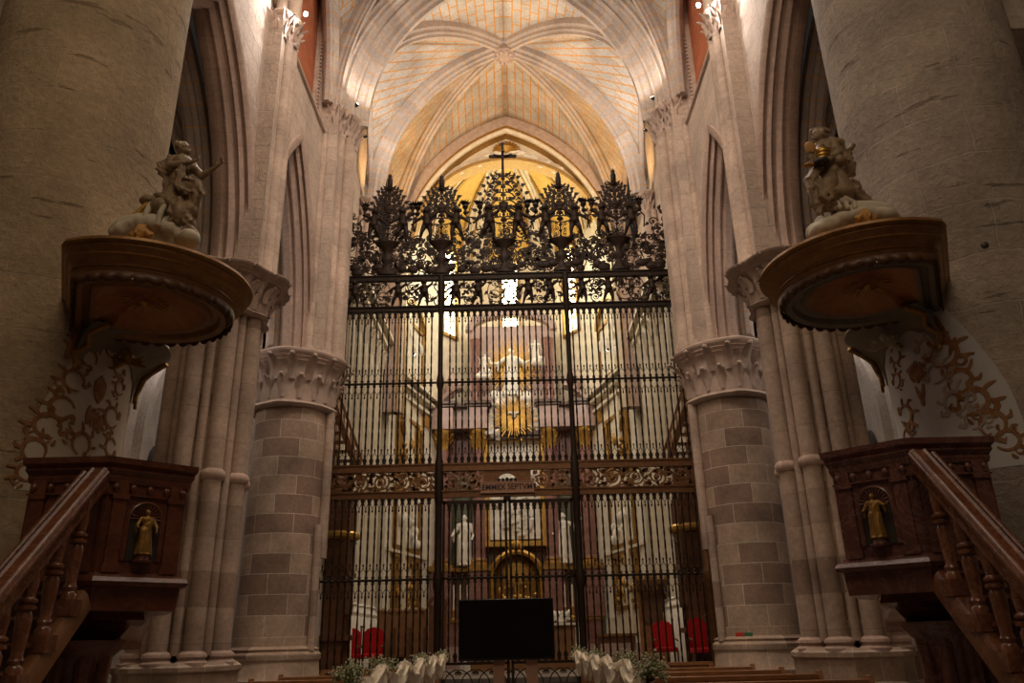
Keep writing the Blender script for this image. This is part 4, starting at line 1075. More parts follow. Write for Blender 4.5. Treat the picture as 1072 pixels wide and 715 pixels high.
# --- wall pulpits and stairs of the choir organ lofts
for side in (-1, 1):
    sl = ('left', 'right')[side > 0]
    t = prop('hanging_balcony', 'small gilt bowl-shaped wooden balcony high behind the %s end of the screen' % sl, 'balcony', (side * 4.45, 20.6, 3.4))
    c = (4.55, 20.6, 0)
    MB().lathe(c, [(.04, 3.05), (.1, 3.15), (.06, 3.3), (.2, 3.5), (.42, 3.8), (.5, 3.95), (.46, 4.0)], 20).build('bowl', M['wood'], t, side)
    MB().lathe(c, [(.5, 4.0), (.58, 4.06), (.58, 4.14), (.5, 4.2)], 24).build('rim', M['gilt'], t, side)
    mb = MB()
    for k in range(9):
        z = 4.2 + k * .18; mb.lathe(c, [(.34 - .02 * (k % 2), z), (.38, z + .09), (.34, z + .18)], 12)
    mb.build('panelled_shaft', M['wood'], t, side)
    t = prop('loft_staircase', 'golden oak staircase flight descending behind the %s end of the screen' % sl, 'staircase', (side * 4.5, 20.6, 5.4))
    p0, p1 = V((4.66, 19.5, 7.5)), V((4.0, 20.6, 5.5))
    for nm, dz, r_, mt in (('handrail', .55, .05, 'stairwood'), ('stringer', 0, .11, 'stairwood')):
        MB().tube([p0 + V((0, 0, dz)), p1 + V((0, 0, dz))], r_, 4).build(nm, M[mt], t, side)
    mb0 = None
    for k in range(9):
        q = p0.lerp(p1, (k + .5) / 9); MB().lathe(q, [(.025, 0), (.04, .15), (.02, .3), (.035, .4), (.02, .55)], 8).build('baluster', M['stairwood'], t, side)
        MB().box((q.x + .2, q.y + .15, q.z - .02), (.5, .24, .04)).build('tread', M['stairwood'], t, side)
    # low stalls under it
    t = prop('choir_stalls', 'dark carved wooden stalls against the %s choir wall' % sl, 'stalls', (side * 4.4, 20.5, .72))
    MB().bx(4.3, 4.75, 20.2, 21.0, .72, 5.2).build('back_panel', M['wood'], t, side)
    for k in range(4):
        y = 20.22 + k * .25
        mb = MB(); mb.bx(4.2, 4.34, y - .03, y + .03, .72, 5.0); mb.lathe((4.2, y, 0), [(.05, 2.2), (.07, 2.4), (.05, 2.6), (.06, 4.8)], 8); mb.build('divider', M['wood'], t, side)
    for z in (1.6, 3.1, 5.1): MB().bx(4.12, 4.75, 20.1, 21.1, z, z + .12).build('moulding', M['wood'], t, side)
    mb = MB()
    for k in range(10):
        z = 3.3 + .18 * k; mb.ell((4.25, 20.3 + .05 * (k % 3), z), (.05, .08, .08), None, 7, 5); mb.ell((4.25, 20.5 + .1 * (k % 2), z), (.05, .08, .08), None, 7, 5)
    mb.build('carving', M['giltdark'], t, side)
# altar steps
for k in range(4):
    struct(MB().bx(-4.2, 4.2, 26.4 + k * .45, 34, .72 + k * .16, .72 + (k + 1) * .16), trimname(), M['pinkmarble'])
# ------------------------------------------------------------------ the wrought iron screen
GX = -.12
gate = thing('iron_screen', 'tall dark wrought iron choir screen with scrollwork cresting across the whole nave', 'screen', (GX, YG, 0))
W2 = 4.62
def spiral(mb, x, z, r, turns, a0, d, w=.028, y=YG, taper=True, bud=True):
    n = max(8, int(turns * 11)); pts = []; rr = []
    for i in range(n + 1):
        t = i / n; q = r * (1 - t * .86); a = a0 + d * turns * 2 * pi * t
        pts.append((x + q * cos(a), y + (.0), z + q * sin(a))); rr.append(w * (1 - .45 * t))
    mb.tube(pts, rr, 4, flat=(0, 1, 0))
    if bud: mb.ell(pts[-1], (w * 1.7, w * .9, w * 1.7), None, 6, 4)
def leaf(mb, x, z, a, L, w, y=YG):
    pts = [(-.0, 0), (.25, .5), (.55, .42), (.7, .2), (1, 0), (.7, -.2), (.5, -.38), (.25, -.5)]
    c, s = cos(a), sin(a)
    mb.ext([(x + (p * c * L - q * s * w), z + (p * s * L + q * c * w)) for p, q in pts], (0, y, 0), (1, 0, 0), (0, 0, 1), .022)
def cscroll(mb, x0, z0, x1, z1, bend, w=.026, r=.1, y=YG):
    """S/C stem between two points ending in volutes"""
    p0, p1 = V((x0, z0)), V((x1, z1)); m = (p0 + p1) / 2 + V((-(p1 - p0).y, (p1 - p0).x)) * bend
    pts = [((1 - t) ** 2 * p0 + 2 * t * (1 - t) * m + t * t * p1) for t in [k / 8 for k in range(9)]]
    mb.tube([(p.x, y, p.y) for p in pts], w, 4, flat=(0, 1, 0))
    sg = 1 if bend > 0 else -1
    for e, dv in ((p1, pts[-1] - pts[-2]), (p0, pts[0] - pts[1])):
        a = atan2(dv.y, dv.x); s2 = -sg if e is p1 else sg
        nx, nz = -sin(a) * s2, cos(a) * s2
        spiral(mb, e.x + nx * r, e.y + nz * r, r, 1.1, atan2(-nz, -nx), s2, w * .9, y)

def scroll_fill(mb, x0, x1, z0, z1, rnd, top=None, dens=1.0, y=YG):
    """rinceau: large spirals along the field with leaves filling the gaps"""
    h = z1 - z0; n = max(1, round((x1 - x0) / (h * .95))); dx = (x1 - x0) / n
    for i in range(n):
        cx = x0 + dx * (i + .5); r = min(dx, h) * .44; d = 1 if i % 2 else -1
        spiral(mb, cx, (z0 + z1) / 2, r, 1.9, -pi / 2 * d, d, .03 * h / .6 + .008, y)
        for k in range(7):
            a = k * 2 * pi / 7 + rnd.uniform(-.3, .3); leaf(mb, cx + r * .92 * cos(a), (z0 + z1) / 2 + r * .92 * sin(a), a + rnd.uniform(.5, 1.2) * d, r * .55, r * .35, y)
        mb.ell((cx, y, (z0 + z1) / 2), (r * .24, .025, r * .24), None, 8, 5)
        for k in range(16):
            leaf(mb, cx + rnd.uniform(-.5, .5) * dx, (z0 + z1) / 2 + rnd.uniform(-.42, .42) * h, rnd.uniform(0, 6.3), h * rnd.uniform(.18, .3), h * rnd.uniform(.1, .17), y)
        spiral(mb, cx, (z0 + z1) / 2, r * .62, 1.3, 1.5 * d, -d, .016, y)
        for sx in (-1, 1):
            for sz in (-1, 1):
                spiral(mb, cx + sx * dx * .4, (z0 + z1) / 2 + sz * h * .33, h * .13, 1.2, rnd.uniform(0, 6), sx * sz, .016, y)
                leaf(mb, cx + sx * dx * .46, (z0 + z1) / 2 + sz * h * .2, sz * 1.2, h * .28, h * .14, y)

# rails
def rail(z, h, d=.09, x0=-W2, x1=W2, name='rail', mat='iron', y=YG, parent=None):
    mb = MB(); mb.bx(GX + x0, GX + x1, y - d / 2, y + d / 2, z - h / 2, z + h / 2)
    if h > .07:
        mb.bx(GX + x0, GX + x1, y - d / 2 - .03, y + d / 2 + .03, z + h / 2, z + h / 2 + .03)
        mb.bx(GX + x0, GX + x1, y - d / 2 - .02, y + d / 2 + .02, z - h / 2 - .02, z - h / 2)
    return mb.build(name, M[mat], parent or gate)
rail(10.62, .11); rail(9.72, .10); rail(7.68, .045, .05); rail(5.49, .14, mat='ironfrieze'); rail(4.84, .12, mat='ironfrieze')
for xa, xb in ((-W2, -1.8), (1.56, W2)): rail(2.88, .05, .05, xa + .12, xb - .12 + (0 if xb > 2 else .12))
rail(.52, .14); rail(.12, .2)
# posts
for x, r in ((-1.80 - GX * 0, .085), (1.51, .085), (-4.7, .12), (4.5, .12)):
    mb = MB()
    zt = 10.7
    mb.lathe((x, YG, 0), [(r * 1.5, 0), (r * 1.5, .5), (r * 1.1, .6), (r, .7), (r, 2.6), (r * 1.35, 2.7), (r * 1.35, 2.95), (r, 3.05), (r, 4.6), (r * 1.3, 4.75), (r * 1.3, 5.6), (r, 5.7), (r * .8, 5.9), (r * .75, 7.5), (r * 1.1, 7.6), (r * 1.1, 7.76), (r * .75, 7.9), (r * .75, 9.55), (r * 1.05, 9.66), (r * 1.05, zt)], 12)
    mb.build('post', M['ironfrieze'] if abs(x) > 4 else M['iron'], gate)
# spindles: one upper kind, one lower kind
def spindle(z0, z1, knops, name, parent, x):
    mb = MB(); c = (x, YG, 0); r = .024
    zs = [z0 + (z1 - z0) * k / 26 for k in range(27)]
    mb.tube([(x, YG, z) for z in zs], r, 4, twist=5.5)
    for z in knops:
        mb.lathe(c, [(r, z - .10), (r * 1.9, z - .075), (r * 1.2, z - .05), (r * 2.3, z), (r * 1.2, z + .05), (r * 1.9, z + .075), (r, z + .1)], 8)
    for z, s in ((z0 + .08, 1), (z1 - .08, -1)):
        mb.lathe(c, [(r * 2.2, z - .07), (r * 1.5, z - .02), (r * 2.4, z + .04), (r, z + .12)][::1], 8)
    return mb.build(name, M['iron'], parent)
bars = []
nb = 57; dxb = (2 * W2 - .3) / (nb - 1)
xs = [GX - W2 + .15 + i * dxb for i in range(nb)]
xs = [x for x in xs if min(abs(x + 1.8), abs(x - 1.51)) > .09]
u0 = spindle(5.58, 9.66, (7.68,), 'upper_spindle', gate, xs[0])
for x in xs[1:]:
    c = u0.copy(); COL.objects.link(c); c.parent = gate; c.location = (x - xs[0], 0, 0)
side_x = [x for x in xs if x < -1.85 or x > 1.56]
l0 = spindle(.6, 4.77, (2.88,), 'lower_spindle', gate, side_x[0])
for x in side_x[1:]:
    c = l0.copy(); COL.objects.link(c); c.parent = gate; c.location = (x - side_x[0], 0, 0)
# door leaves in the middle
mid = (-1.8 + 1.51) / 2
for sg, nm in ((-1, 0), (1, 1)):
    xa, xb = sorted((mid + sg * .02, mid + sg * 1.56))
    mb = MB(); mb.bx(xa, xb, YG - .03, YG + .03, 4.6, 4.68); mb.bx(xa, xb, YG - .03, YG + .03, 2.86, 2.91); mb.bx(xa, xb, YG - .03, YG + .03, .3, .38); mb.bx(xa, xb, YG - .03, YG + .03, 1.02, 1.08)
    for x in (xa + .03, xb - .03): mb.bx(x - .03, x + .03, YG - .03, YG + .03, .3, 4.68)
    leafo = mb.build('door_leaf', M['iron'], gate)
    n = 9
    b0 = spindle(1.08, 4.6, (2.88,), 'leaf_bar', leafo, xa + .16)
    for k in range(1, n):
        c = b0.copy(); COL.objects.link(c); c.parent = leafo; c.location = (k * (xb - xa - .32) / (n - 1), 0, 0)
    mb = MB()
    for k in range(4): 
        cx = xa + (k + .5) * (xb - xa) / 4
        cscroll(mb, cx - .12, .5, cx + .12, .92, .4, .018, .07); cscroll(mb, cx + .12, .5, cx - .12, .92, -.4, .018, .07)
    mb.build('leaf_scroll', M['iron'], leafo)
mb = MB(); mb.tube([(mid - .02, YG, 4.66), (mid, YG, 4.76)], .09, 8); mb.build('door_stop', M['iron'], gate)
# ogee tracery tips between the spindles
def tips(zb, up, xs_, name='tracery'):
    mb = MB(); xs_ = sorted(xs_)
    for a, b in zip(xs_, xs_[1:]):
        if b - a > .22: continue
        m = (a + b) / 2; h = .20 * up
        for s, e in ((a, m), (b, m)):
            mb.tube([(s, YG, zb), (s + (e - s) * .25, YG, zb + h * .45), (s + (e - s) * .8, YG, zb + h * .7), (e, YG, zb + h)], .009, 4)
        mb.ell((m, YG, zb + h + .04 * up), (.02, .012, .04), None, 6, 4)
    mb.build(name, M['iron'], gate)
for g in ([x for x in xs if x < -1.8], [x for x in xs if -1.8 < x < 1.5], [x for x in xs if x > 1.5]):
    tips(7.80, 1, g); tips(7.56, -1, g); tips(5.72, 1, g); tips(9.6, -1, g)
for g in ([x for x in side_x if x < 0], [x for x in side_x if x > 0]):
    tips(2.98, 1, g); tips(2.76, -1, g); tips(4.72, -1, g)
# friezes
rnd = random.Random(2)
PXs = (-4.62, -1.8, 1.51, 4.42)
for i, (a, b) in enumerate(zip(PXs, PXs[1:])):
    if i == 1:
        for a2, b2 in ((a + .12, mid - .62), (mid + .62, b - .12)):
            mb = MB(); scroll_fill(mb, a2, b2, 4.9, 5.43, rnd); mb.build('frieze_scrollwork', M['ironfrieze'], gate)
    else:
        mb = MB(); scroll_fill(mb, a + .12, b - .12, 4.9, 5.43, rnd); mb.build('frieze_scrollwork', M['ironfrieze'], gate)
# inscription plate with a rounded opening above it
mb = MB(); o = 16
arc = [(.26 * cos(pi * k / o), .26 * sin(pi * k / o)) for k in range(o + 1)]
mb.ext([(.6, -.02), (.6, .4), (.42, .42), (.42, .33)][0:0] + [(-.58, -.1), (-.26, -.1)] + [(-x, z - .02) for x, z in arc] + [(.26, -.1), (.58, -.1), (.58, .36), (-.58, .36)], (mid, YG, 5.08), (1, 0, 0), (0, 0, 1), .05)
mb.build('arched_plate', M['ironfrieze'], gate)
mb = MB()
for k in range(5): mb.ell((mid - .2 + k * .1, YG, 5.16), (.05, .03, .05 + .02 * (k == 2)), None, 8, 5)
mb.build('cherub_row', M['iron'], gate)
mb = MB(); mb.bx(mid - .64, mid + .64, YG - .1, YG - .05, 4.84, 5.10); mb.bx(mid - .66, mid + .66, YG - .11, YG - .05, 4.83, 4.85); mb.bx(mid - .66, mid + .66, YG - .11, YG - .05, 5.09, 5.11)
pl = mb.build('inscription_plate', M['plate'], gate)
fc = bpy.data.curves.new('inscription', 'FONT'); fc.body = 'EMMEX SEPTVM'; fc.size = .19; fc.extrude = .006; fc.align_x = 'CENTER'; fc.align_y = 'CENTER'; fc.offset = .004
fo = bpy.data.objects.new('inscription', fc); COL.objects.link(fo)
fo.rotation_euler = (pi / 2, 0, 0); bpy.context.view_layer.update()
me = bpy.data.meshes.new_from_object(fo.evaluated_get(bpy.context.evaluated_depsgraph_get())); bpy.data.objects.remove(fo)
me.materials.clear(); me.materials.append(M['letter']); me.name = 'inscription'
fo = bpy.data.objects.new('inscription', me); COL.objects.link(fo); fo.parent = pl; fo.rotation_euler = (pi / 2, 0, 0)
fo.location = (mid - GX, -.104, 4.97); fo.scale = (.92, 1, 1)
# upper frieze with standing children and oval scrolls
fig_x = [-3.95, -3.3, -2.62, -1.25, -.45, .35, 1.0, 2.2, 3.0, 3.75]
fig_x = [-4.1, -2.95, -2.25, -1.4, -.82, .52, 1.1, 1.95, 2.65, 3.8]
p0 = None
for i, x in enumerate(fig_x):
    if p0 is None: p0 = sculpt('child_figure', putto((x, YG, 9.78), .84, 1), M['iron'], gate, .02, 1)
    else:
        c = p0.copy(); COL.objects.link(c); c.parent = gate; c.location = (x - fig_x[0], 0, 0)
segs = [(-4.6, -4.25), (-3.95, -3.15), (-2.75, -2.42), (-2.08, -1.55), (-1.22, -.98), (-.62, .34), (.7, .95), (1.28, 1.75), (2.13, 2.45), (2.85, 3.6), (4.0, 4.38)]
for i, (a, b) in enumerate(segs):
    mb = MB(); w = b - a; zc = 10.17
    if w > .7:
        for q in range(2):
            cx = a + w * (.27 + .46 * q); d = 1 if q else -1
            spiral(mb, cx, zc - .08, .27, 1.8, pi / 2, d, .022); spiral(mb, cx + d * .02, zc + .24, .13, 1.4, -pi / 2, -d, .018)
            mb.tube([(cx + .26 * cos(k * pi / 8) * (.8), YG, zc + .38 * sin(k * pi / 8)) for k in range(16)], .014, 4, closed=True)
            for k in range(6): leaf(mb, cx + .2 * cos(k), zc + .3 * sin(k), k + 1, .16, .09)
    else:
        for q in (-1, 1):
            spiral(mb, (a + b) / 2, zc + q * .2, min(w * .42, .2), 1.7, pi / 2 * q, q, .022)
            for k in range(5): leaf(mb, (a + b) / 2 + .1 * cos(k * 1.3), zc + q * .2 + .16 * sin(k * 1.3), k * 1.3 + .8, .15, .08)
    mb.build('oval_scrollwork', M['iron'], gate)

for i, (a, b) in enumerate(zip((-4.58, -3.0, -1.7, .0, 1.6, 3.0), (-3.0, -1.9, 0, 1.42, 3.0, 4.4))):
    mb = MB()
    for k in range(int((b - a) * 15)):
        x, z = rnd.uniform(a, b), rnd.uniform(9.85, 10.5)
        spiral(mb, x, z, rnd.uniform(.06, .13), rnd.uniform(1, 1.5), rnd.uniform(0, 6.3), rnd.choice((-1, 1)), .018)
        leaf(mb, x + rnd.uniform(-.1, .1), z + rnd.uniform(-.1, .1), rnd.uniform(0, 6.3), rnd.uniform(.1, .17), .08)
    mb.build('frieze_foliage', M['iron'], gate)
# cresting
def crest(cx, top, cross=False, child=True, H=.9, wid=.62, name='crest'):
    zb = 10.74; mb = MB()
    # vase
    mb.lathe((cx, YG, 0), [(.24, zb), (.24, zb + .06), (.14, zb + .16), (.06, zb + .32), (.15, zb + .42), (.16, zb + .50), (.07, zb + .6), (.10, zb + .72), (.26, zb + .86), (.35, zb + .96), (.30, zb + 1.0), (.12, zb + 1.03)], 14, sy=.4)
    body = mb.build(name, M['iron'], gate)
    mb = MB()
    zt = top - .3
    mb.tube([(cx, YG, zb + .8), (cx, YG, top - .2)], .022, 6)
    # flank stems from base up and round
    for sx in (-1, 1):
        cscroll(mb, cx + sx * .2, zb + .1, cx + sx * .52, zb + .72, .35 * sx, .024, .12)
        cscroll(mb, cx + sx * .34, zb + .05, cx + sx * .66, zb + .35, -.5 * sx, .022, .09)
        # balcony arcs at the children's shoulders
        cscroll(mb, cx + sx * .06, zb + 1.5, cx + sx * .42, zb + 1.98, -.55 * sx, .024, .09)
        n = 6
        for k in range(n):
            t = k / n; w = wid * (1.08 - .75 * t ** 1.8); z = zb + 1.65 + (zt - zb - 1.65) * t
            spiral(mb, cx + sx * w * .62, z, .13 * (1 - .35 * t), 1.4, pi / 2 + sx, -sx, .028)
            spiral(mb, cx + sx * w * .25, z + .12, .1 * (1 - .3 * t), 1.4, pi / 2 + sx, sx, .026)
            cscroll(mb, cx + sx * .03, z + .05, cx + sx * w * .5, z - .1, .4 * sx, .026, .07)
            leaf(mb, cx + sx * w * .95, z, (pi / 2 - sx * 1.2), .22 * (1 - .4 * t), .11); leaf(mb, cx + sx * w * .62, z - .1, (-pi / 2 + sx * .8), .16, .08); leaf(mb, cx + sx * w * .4, z + .1, pi / 2 - sx * .6, .15, .07)
            leaf(mb, cx + sx * w * .8, z + .05, (pi / 2 - sx * .2), .15, .08)
        for k in range(4): spiral(mb, cx + sx * .12, zb + .98 + .16 * k, .08, 1.3, k, sx, .016)
    for k in range(5): mb.lathe((cx, YG, 0), [(.02, zb + 1.0 + k * .18), (.05, zb + 1.06 + k * .18), (.02, zb + 1.12 + k * .18)], 8)
    mb.ell((cx, YG, zb + 2.05), (.16, .05, .1)); mb.ell((cx, YG, zb + 1.95), (.1, .04, .08))
    mb.build('crest_scrollwork', M['iron'], body)
    mb = MB()
    if cross:
        mb.bx(cx - .035, cx + .035, YG - .03, YG + .03, top - .5, top + .55); mb.bx(cx - .32, cx + .32, YG - .03, YG + .03, top + .12, top + .2)
        for p in ((cx - .34, top + .16), (cx + .34, top + .16), (cx, top + .58)): mb.ell((p[0], YG, p[1]), (.06, .03, .06))
        mb.tube([(cx, YG - .06, top - .1), (cx, YG - .07, top + .1)], [.03, .05], 8); mb.ell((cx + .01, YG - .08, top + .27), .045)
        for sx in (-1, 1):
            mb.tube([(cx, YG - .07, top + .1), (cx + sx * .26, YG - .05, top + .2)], [.03, .015], 6)
        mb.tube([(cx, YG - .06, top - .1), (cx + .02, YG - .08, top - .3)], [.035, .02], 8)
        mb.build('crucifix', M['iron'], body)
    else:
        mb.lathe((cx, YG, 0), [(.05, top - .45), (.09, top - .4), (.05, top - .36), (.075, top - .32), (.08, top - .1), (.05, top - .02), (.06, top + .03), (.0, top + .12)], 10)
        mb.build('finial', M['iron'], body)
    for sx in (-1, 1):
        f = sculpt('child_figure', putto((cx + sx * .40, YG, zb + 1.0), H * 1.12, -sx * (1 if cross or cx in (-1.82, 1.45) else -1)), M['iron'], body, .02, 1)
        mb = MB(); z = zb + 2.05
        mb.lathe((cx + sx * .66, YG, 0), [(.03, z - .25), (.07, z - .2), (.03, z - .1), (.09, z), (.05, z + .05), (.0, z + .12)], 8)
        for k in range(5): leaf(mb, cx + sx * .66, z + .05, pi / 2 + (k - 2) * .5, .2, .09)
        mb.tube([(cx + sx * .66, YG, z - .25), (cx + sx * .78, YG, z - .4), (cx + sx * .74, YG, z - .75)], .02, 5)
        mb.build('torch', M['iron'], body)
    return body
crest(-3.28, 13.8, H=.95, wid=.5); crest(-1.82, 13.75, H=.95, wid=.62); crest(-.1, 14.25, cross=True, H=1.0, wid=.72); crest(1.45, 13.75, H=.95, wid=.62); crest(3.0, 13.8, H=.95, wid=.5)
# lush scroll infill between crests
prof = [(-4.6, 12.6), (-4.25, 12.9), (-4.0, 12.1), (-3.7, 12.2), (-2.9, 12.2), (-2.55, 12.0), (-2.2, 12.0), (-1.4, 12.1), (-1.0, 12.2), (-.6, 12.4), (.35, 12.4), (.75, 12.2), (1.1, 12.1), (1.85, 12), (2.2, 11.7), (2.55, 12.1), (3.4, 12.1), (3.8, 11.8), (4.05, 12.6), (4.4, 13)]
def ptop(x):
    for (a, b), (c, d) in zip(prof, prof[1:]):
        if x <= c: return b + (d - b) * (x - a) / (c - a)
    return 12.8
rnd = random.Random(77)
for i in range(12):
    xa = -4.58 + i * .75; xb = min(xa + .75, 4.38); mb = MB()
    for k in range(38):
        x = rnd.uniform(xa, xb); zt = ptop(x) - .12; z = rnd.uniform(10.82, zt)
        r = rnd.uniform(.07, .17)
        spiral(mb, x, z, r, rnd.uniform(1, 1.6), rnd.uniform(0, 6.28), rnd.choice((-1, 1)), .026)
        leaf(mb, x + rnd.uniform(-.15, .15), z + rnd.uniform(-.15, .15), rnd.uniform(0, 6.28), rnd.uniform(.14, .24), rnd.uniform(.07, .12))
    for k in range(3): mb.ell((rnd.uniform(xa, xb), YG, rnd.uniform(10.8, 11.0)), (rnd.uniform(.12, .2), .04, .12), None, 8, 5)
    mb.build('cresting_scrollwork', M['iron'], gate)
# ------------------------------------------------------------------ pulpits (built on the right-hand pattern, mirrored by `side`)
OC = (3.74, 7.45)          # centre of the octagonal pulpit (positive X, mirrored for the left)
def octo(r, ang0=22.5, k0=0, k1=8):
    q = [(OC[0] + r * cos(rad(ang0 + 45 * k)), OC[1] + r * sin(rad(ang0 + 45 * k))) for k in range(8)]
    q[0] = (q[6][0], OC[1] + .55); q[7] = (q[6][0], OC[1]); q[1] = (q[6][0], OC[1] + .9)
    q[3] = (OC[0] - .48 * r, OC[1] + .42); q[2] = (OC[0] - .05, OC[1] + .85)
    return q

def octring(mb, prof):
    """moulding running round the octagon; prof (apothem, z)"""
    rows = []
    for ap_, z in prof:
        rr = ap_ / cos(rad(22.5)); rows.append([(x, y, z) for x, y in octo(rr)])
    mb.grid(rows, closed=True); return mb

def face_frame(k):      # centre, along, outward of face k (midangle 45k)
    a = rad(45 * k); n = V((cos(a), sin(a), 0)); return V((OC[0], OC[1], 0)), V((-n.y, n.x, 0)), n

def face_box(mb, k, u0, u1, z0, z1, d0, d1):
    c, u, n = face_frame(k); p = c + u * ((u0 + u1) / 2) + n * ((d0 + d1) / 2)
    mb.box((p.x, p.y, (z0 + z1) / 2), (abs(d1 - d0), u1 - u0, z1 - z0), rad(45 * k)); return mb

def pulpit(side):
    sl = ('left', 'right')[side > 0]; mat = M['pulpit' if side < 0 else 'pulpitR']
    t = thing('pulpit', ('brown marble octagonal pulpit with gilt niche figure, left side of the nave' if side < 0 else 'purple-grey marble octagonal pulpit with gilt niche figure, right side of the nave'),
              'pulpit', (side * OC[0], OC[1], 0), 'marble pulpits')
    A = .81
    mb = MB(); octring(mb, [(A - .3, 2.1), (A, 2.1), (A, 2.9), (A - .12, 2.9), (A - .12, 2.1)])
    mb.build('parapet', mat, t, side, sharp=25)
    mb = MB(); octring(mb, [(A - .14, 2.84), (A + .02, 2.84), (A + .035, 2.88), (A + .03, 2.9), (A + .07, 2.94), (A + .06, 2.965), (A + .10, 2.99), (A + .105, 3.04), (A - .14, 3.05)])
    mb.build('rim', mat, t, side, sharp=25)
    mb = MB(); octring(mb, [(A - .3, 1.80), (A + .03, 1.80), (A + .05, 1.98), (A + .11, 1.99), (A + .135, 2.025), (A + .11, 2.06), (A + .04, 2.075), (A + .03, 2.1), (A - .3, 2.1)])
    mb.build('lower_moulding', mat, t, side, sharp=25)
    mb = MB(); octring(mb, [(A - .3, 1.80), (A - .28, 1.74), (A - .42, 1.70), (A - .5, 1.62), (A - .62, 1.56), (.2, 1.5)])
    mb.build('underside', mat, t, side, sharp=25)
    # panels with pilaster strips, brackets and niches
    for k in (5, 6):
        w = A * math.tan(rad(22.5))
        mb = MB()
        for sg in (-1, 1):
            face_box(mb, k, sg * (w - .1) - .055, sg * (w - .1) + .055, 2.1, 2.86, A, A + .03)
            face_box(mb, k, sg * (w - .1) - .07, sg * (w - .1) + .07, 2.1, 2.17, A, A + .045); face_box(mb, k, sg * (w - .1) - .07, sg * (w - .1) + .07, 2.70, 2.74, A, A + .05)
        face_box(mb, k, -w, w, 2.735, 2.75, A, A + .035)
        mb.build('pilaster_strips', mat, t, side)
        if k != 6 or True:
            c, u, n = face_frame(k)
            for q in range(5):
                mb = MB(); p = c + u * (w * (q - 2) * .42) + n * (A + .03); mb.ell((p.x, p.y, 2.80), (.03, .03, .035), None, 8, 6); mb.ell((p.x, p.y, 2.775), (.02, .02, .03), None, 6, 5)
                mb.build('bracket', mat, t, side)
    kk = 5      # the niche face, looking to the viewer
    c, u, n = face_frame(kk); f = c + n * (A + .002)
    mb = MB(); R = Matrix((u, n, V((0, 0, 1)))).transposed()
    ptsn = [(-.14, 2.20)] + [(-.14 * cos(pi * q / 12), 2.54 + .15 * sin(pi * q / 12)) for q in range(13)] + [(.14, 2.20)]
    rowsA = [f + u * a + V((0, 0, z)) + n * .012 for a, z in ptsn]; rowsB = [f + u * a * 1.22 + V((0, 0, z + (.02 if z > 2.5 else 0))) + n * .012 for a, z in ptsn]
    mb.grid([rowsA, rowsB]); mb.grid([rowsB, [p - n * .014 for p in rowsB]])
    mb.tube([p + n * .004 for p in rowsA], .012, 6)
    nf = mb.build('niche_frame', mat, t, side)
    mb = MB(); mb.ext(ptsn, f + n * .004, u, (0, 0, 1), .006); mb.build('niche_shade_plate', M['dark'], nf, side)  # flat dark plate, the shaded depth of the niche painted by colour
    mb = MB()
    for q in range(13):
        a = pi * q / 12; p = f + n * .012
        mb.tube([p + u * .02 * -cos(a) + V((0, 0, 2.55 + .02 * sin(a))), p + u * .13 * -cos(a) + V((0, 0, 2.55 + .135 * sin(a)))], [.004, .011], 5)
    mb.build('niche_shell', mat, nf, side)
    mb = MB(); p = f + n * .05; mb.lathe((p.x, p.y, 0), [(.085, 2.18), (.09, 2.20), (.06, 2.21), (.055, 2.235), (.065, 2.245)], 14); mb.build('niche_bracket', mat, nf, side)
    # pedestal of bundled columns
    mb = MB(); cx, cy = 3.76, 7.2
    mb.lathe((cx, cy, 0), [(.40, 0), (.40, .15), (.33, .2), (.25, .35), (.22, 1.2), (.26, 1.4), (.38, 1.52), (.42, 1.58)], 24)
    for q in range(8):
        a = q * pi / 4; mb.lathe((cx + .24 * cos(a), cy + .24 * sin(a), 0), [(.09, .1), (.07, .2), (.06, 1.3), (.09, 1.5)], 10)
    mb.build('pedestal', mat, t, side)
    # gilded saint standing in the niche
    s = thing('niche_figure', 'small gilded robed figure standing in the niche of the %s pulpit' % sl, 'statuette', (side * p.x, p.y, 2.245), 'gilded figures in the pulpit niches')
    H = .385; pp = V((side * p.x, p.y, 2.245)); fd = V((side * n.x, n.y, 0)).normalized()
    q_ = robed(pp, H, face=fd, seed=3 if side < 0 else 6, arms=None if side < 0 else [((-.12, .04, -.1), (-.1, .1, .03)), ((.1, .04, -.17), (-.02, .14, -.03))])
    sculpt('figure', q_, M['giltdark'], s, .0055, 1)
    # staircase
    st = thing('pulpit_staircase', 'polished marble staircase with baluster railing climbing to the %s pulpit' % sl, 'staircase', (side * 3.75, 4.9, 0), 'pulpit staircases')
    xi = 3.40; top = V((xi, 6.47, 2.86)); dirv = V((.02, -1, -1.02)).normalized(); L = 2.55
    T = lambda d, off: top + dirv * d + V((0, 0, off))
    mb = MB()
    prof = [(-.075, 0), (-.085, .03), (-.07, .07), (-.045, .085), (-.03, .07), (.03, .07), (.045, .085), (.07, .07), (.085, .03), (.075, 0), (.05, -.04), (.05, -.10), (-.05, -.10), (-.05, -.04)]
    mb.sweep([T(0, 0), T(L * .5, 0), T(L, 0)], (1, 0, 0), prof, out=(0, 0, 1)); mb.build('handrail', M['railm'], st, side)
    mb = MB(); mb.tube([T(0, .03) + V((.14, 0, .0)), T(L, .03) + V((.14, 0, 0))], .022, 8)
    for k in range(9): mb.tube([T(.1 + k * .3, .04), T(.1 + k * .3, .03) + V((.14, 0, 0))], .014, 6)
    mb.build('inner_rail', M['railm'], st, side)
    mb = MB(); mb.sweep([T(-.05, -1.02), T(L, -1.02)], (1, 0, 0), [(-.05, -.09), (-.06, .06), (-.04, .1), (.04, .1), (.06, .06), (.05, -.09)], out=(0, 0, 1)); mb.build('stringer', M['stairwood' if side < 0 else 'railm'], st, side)
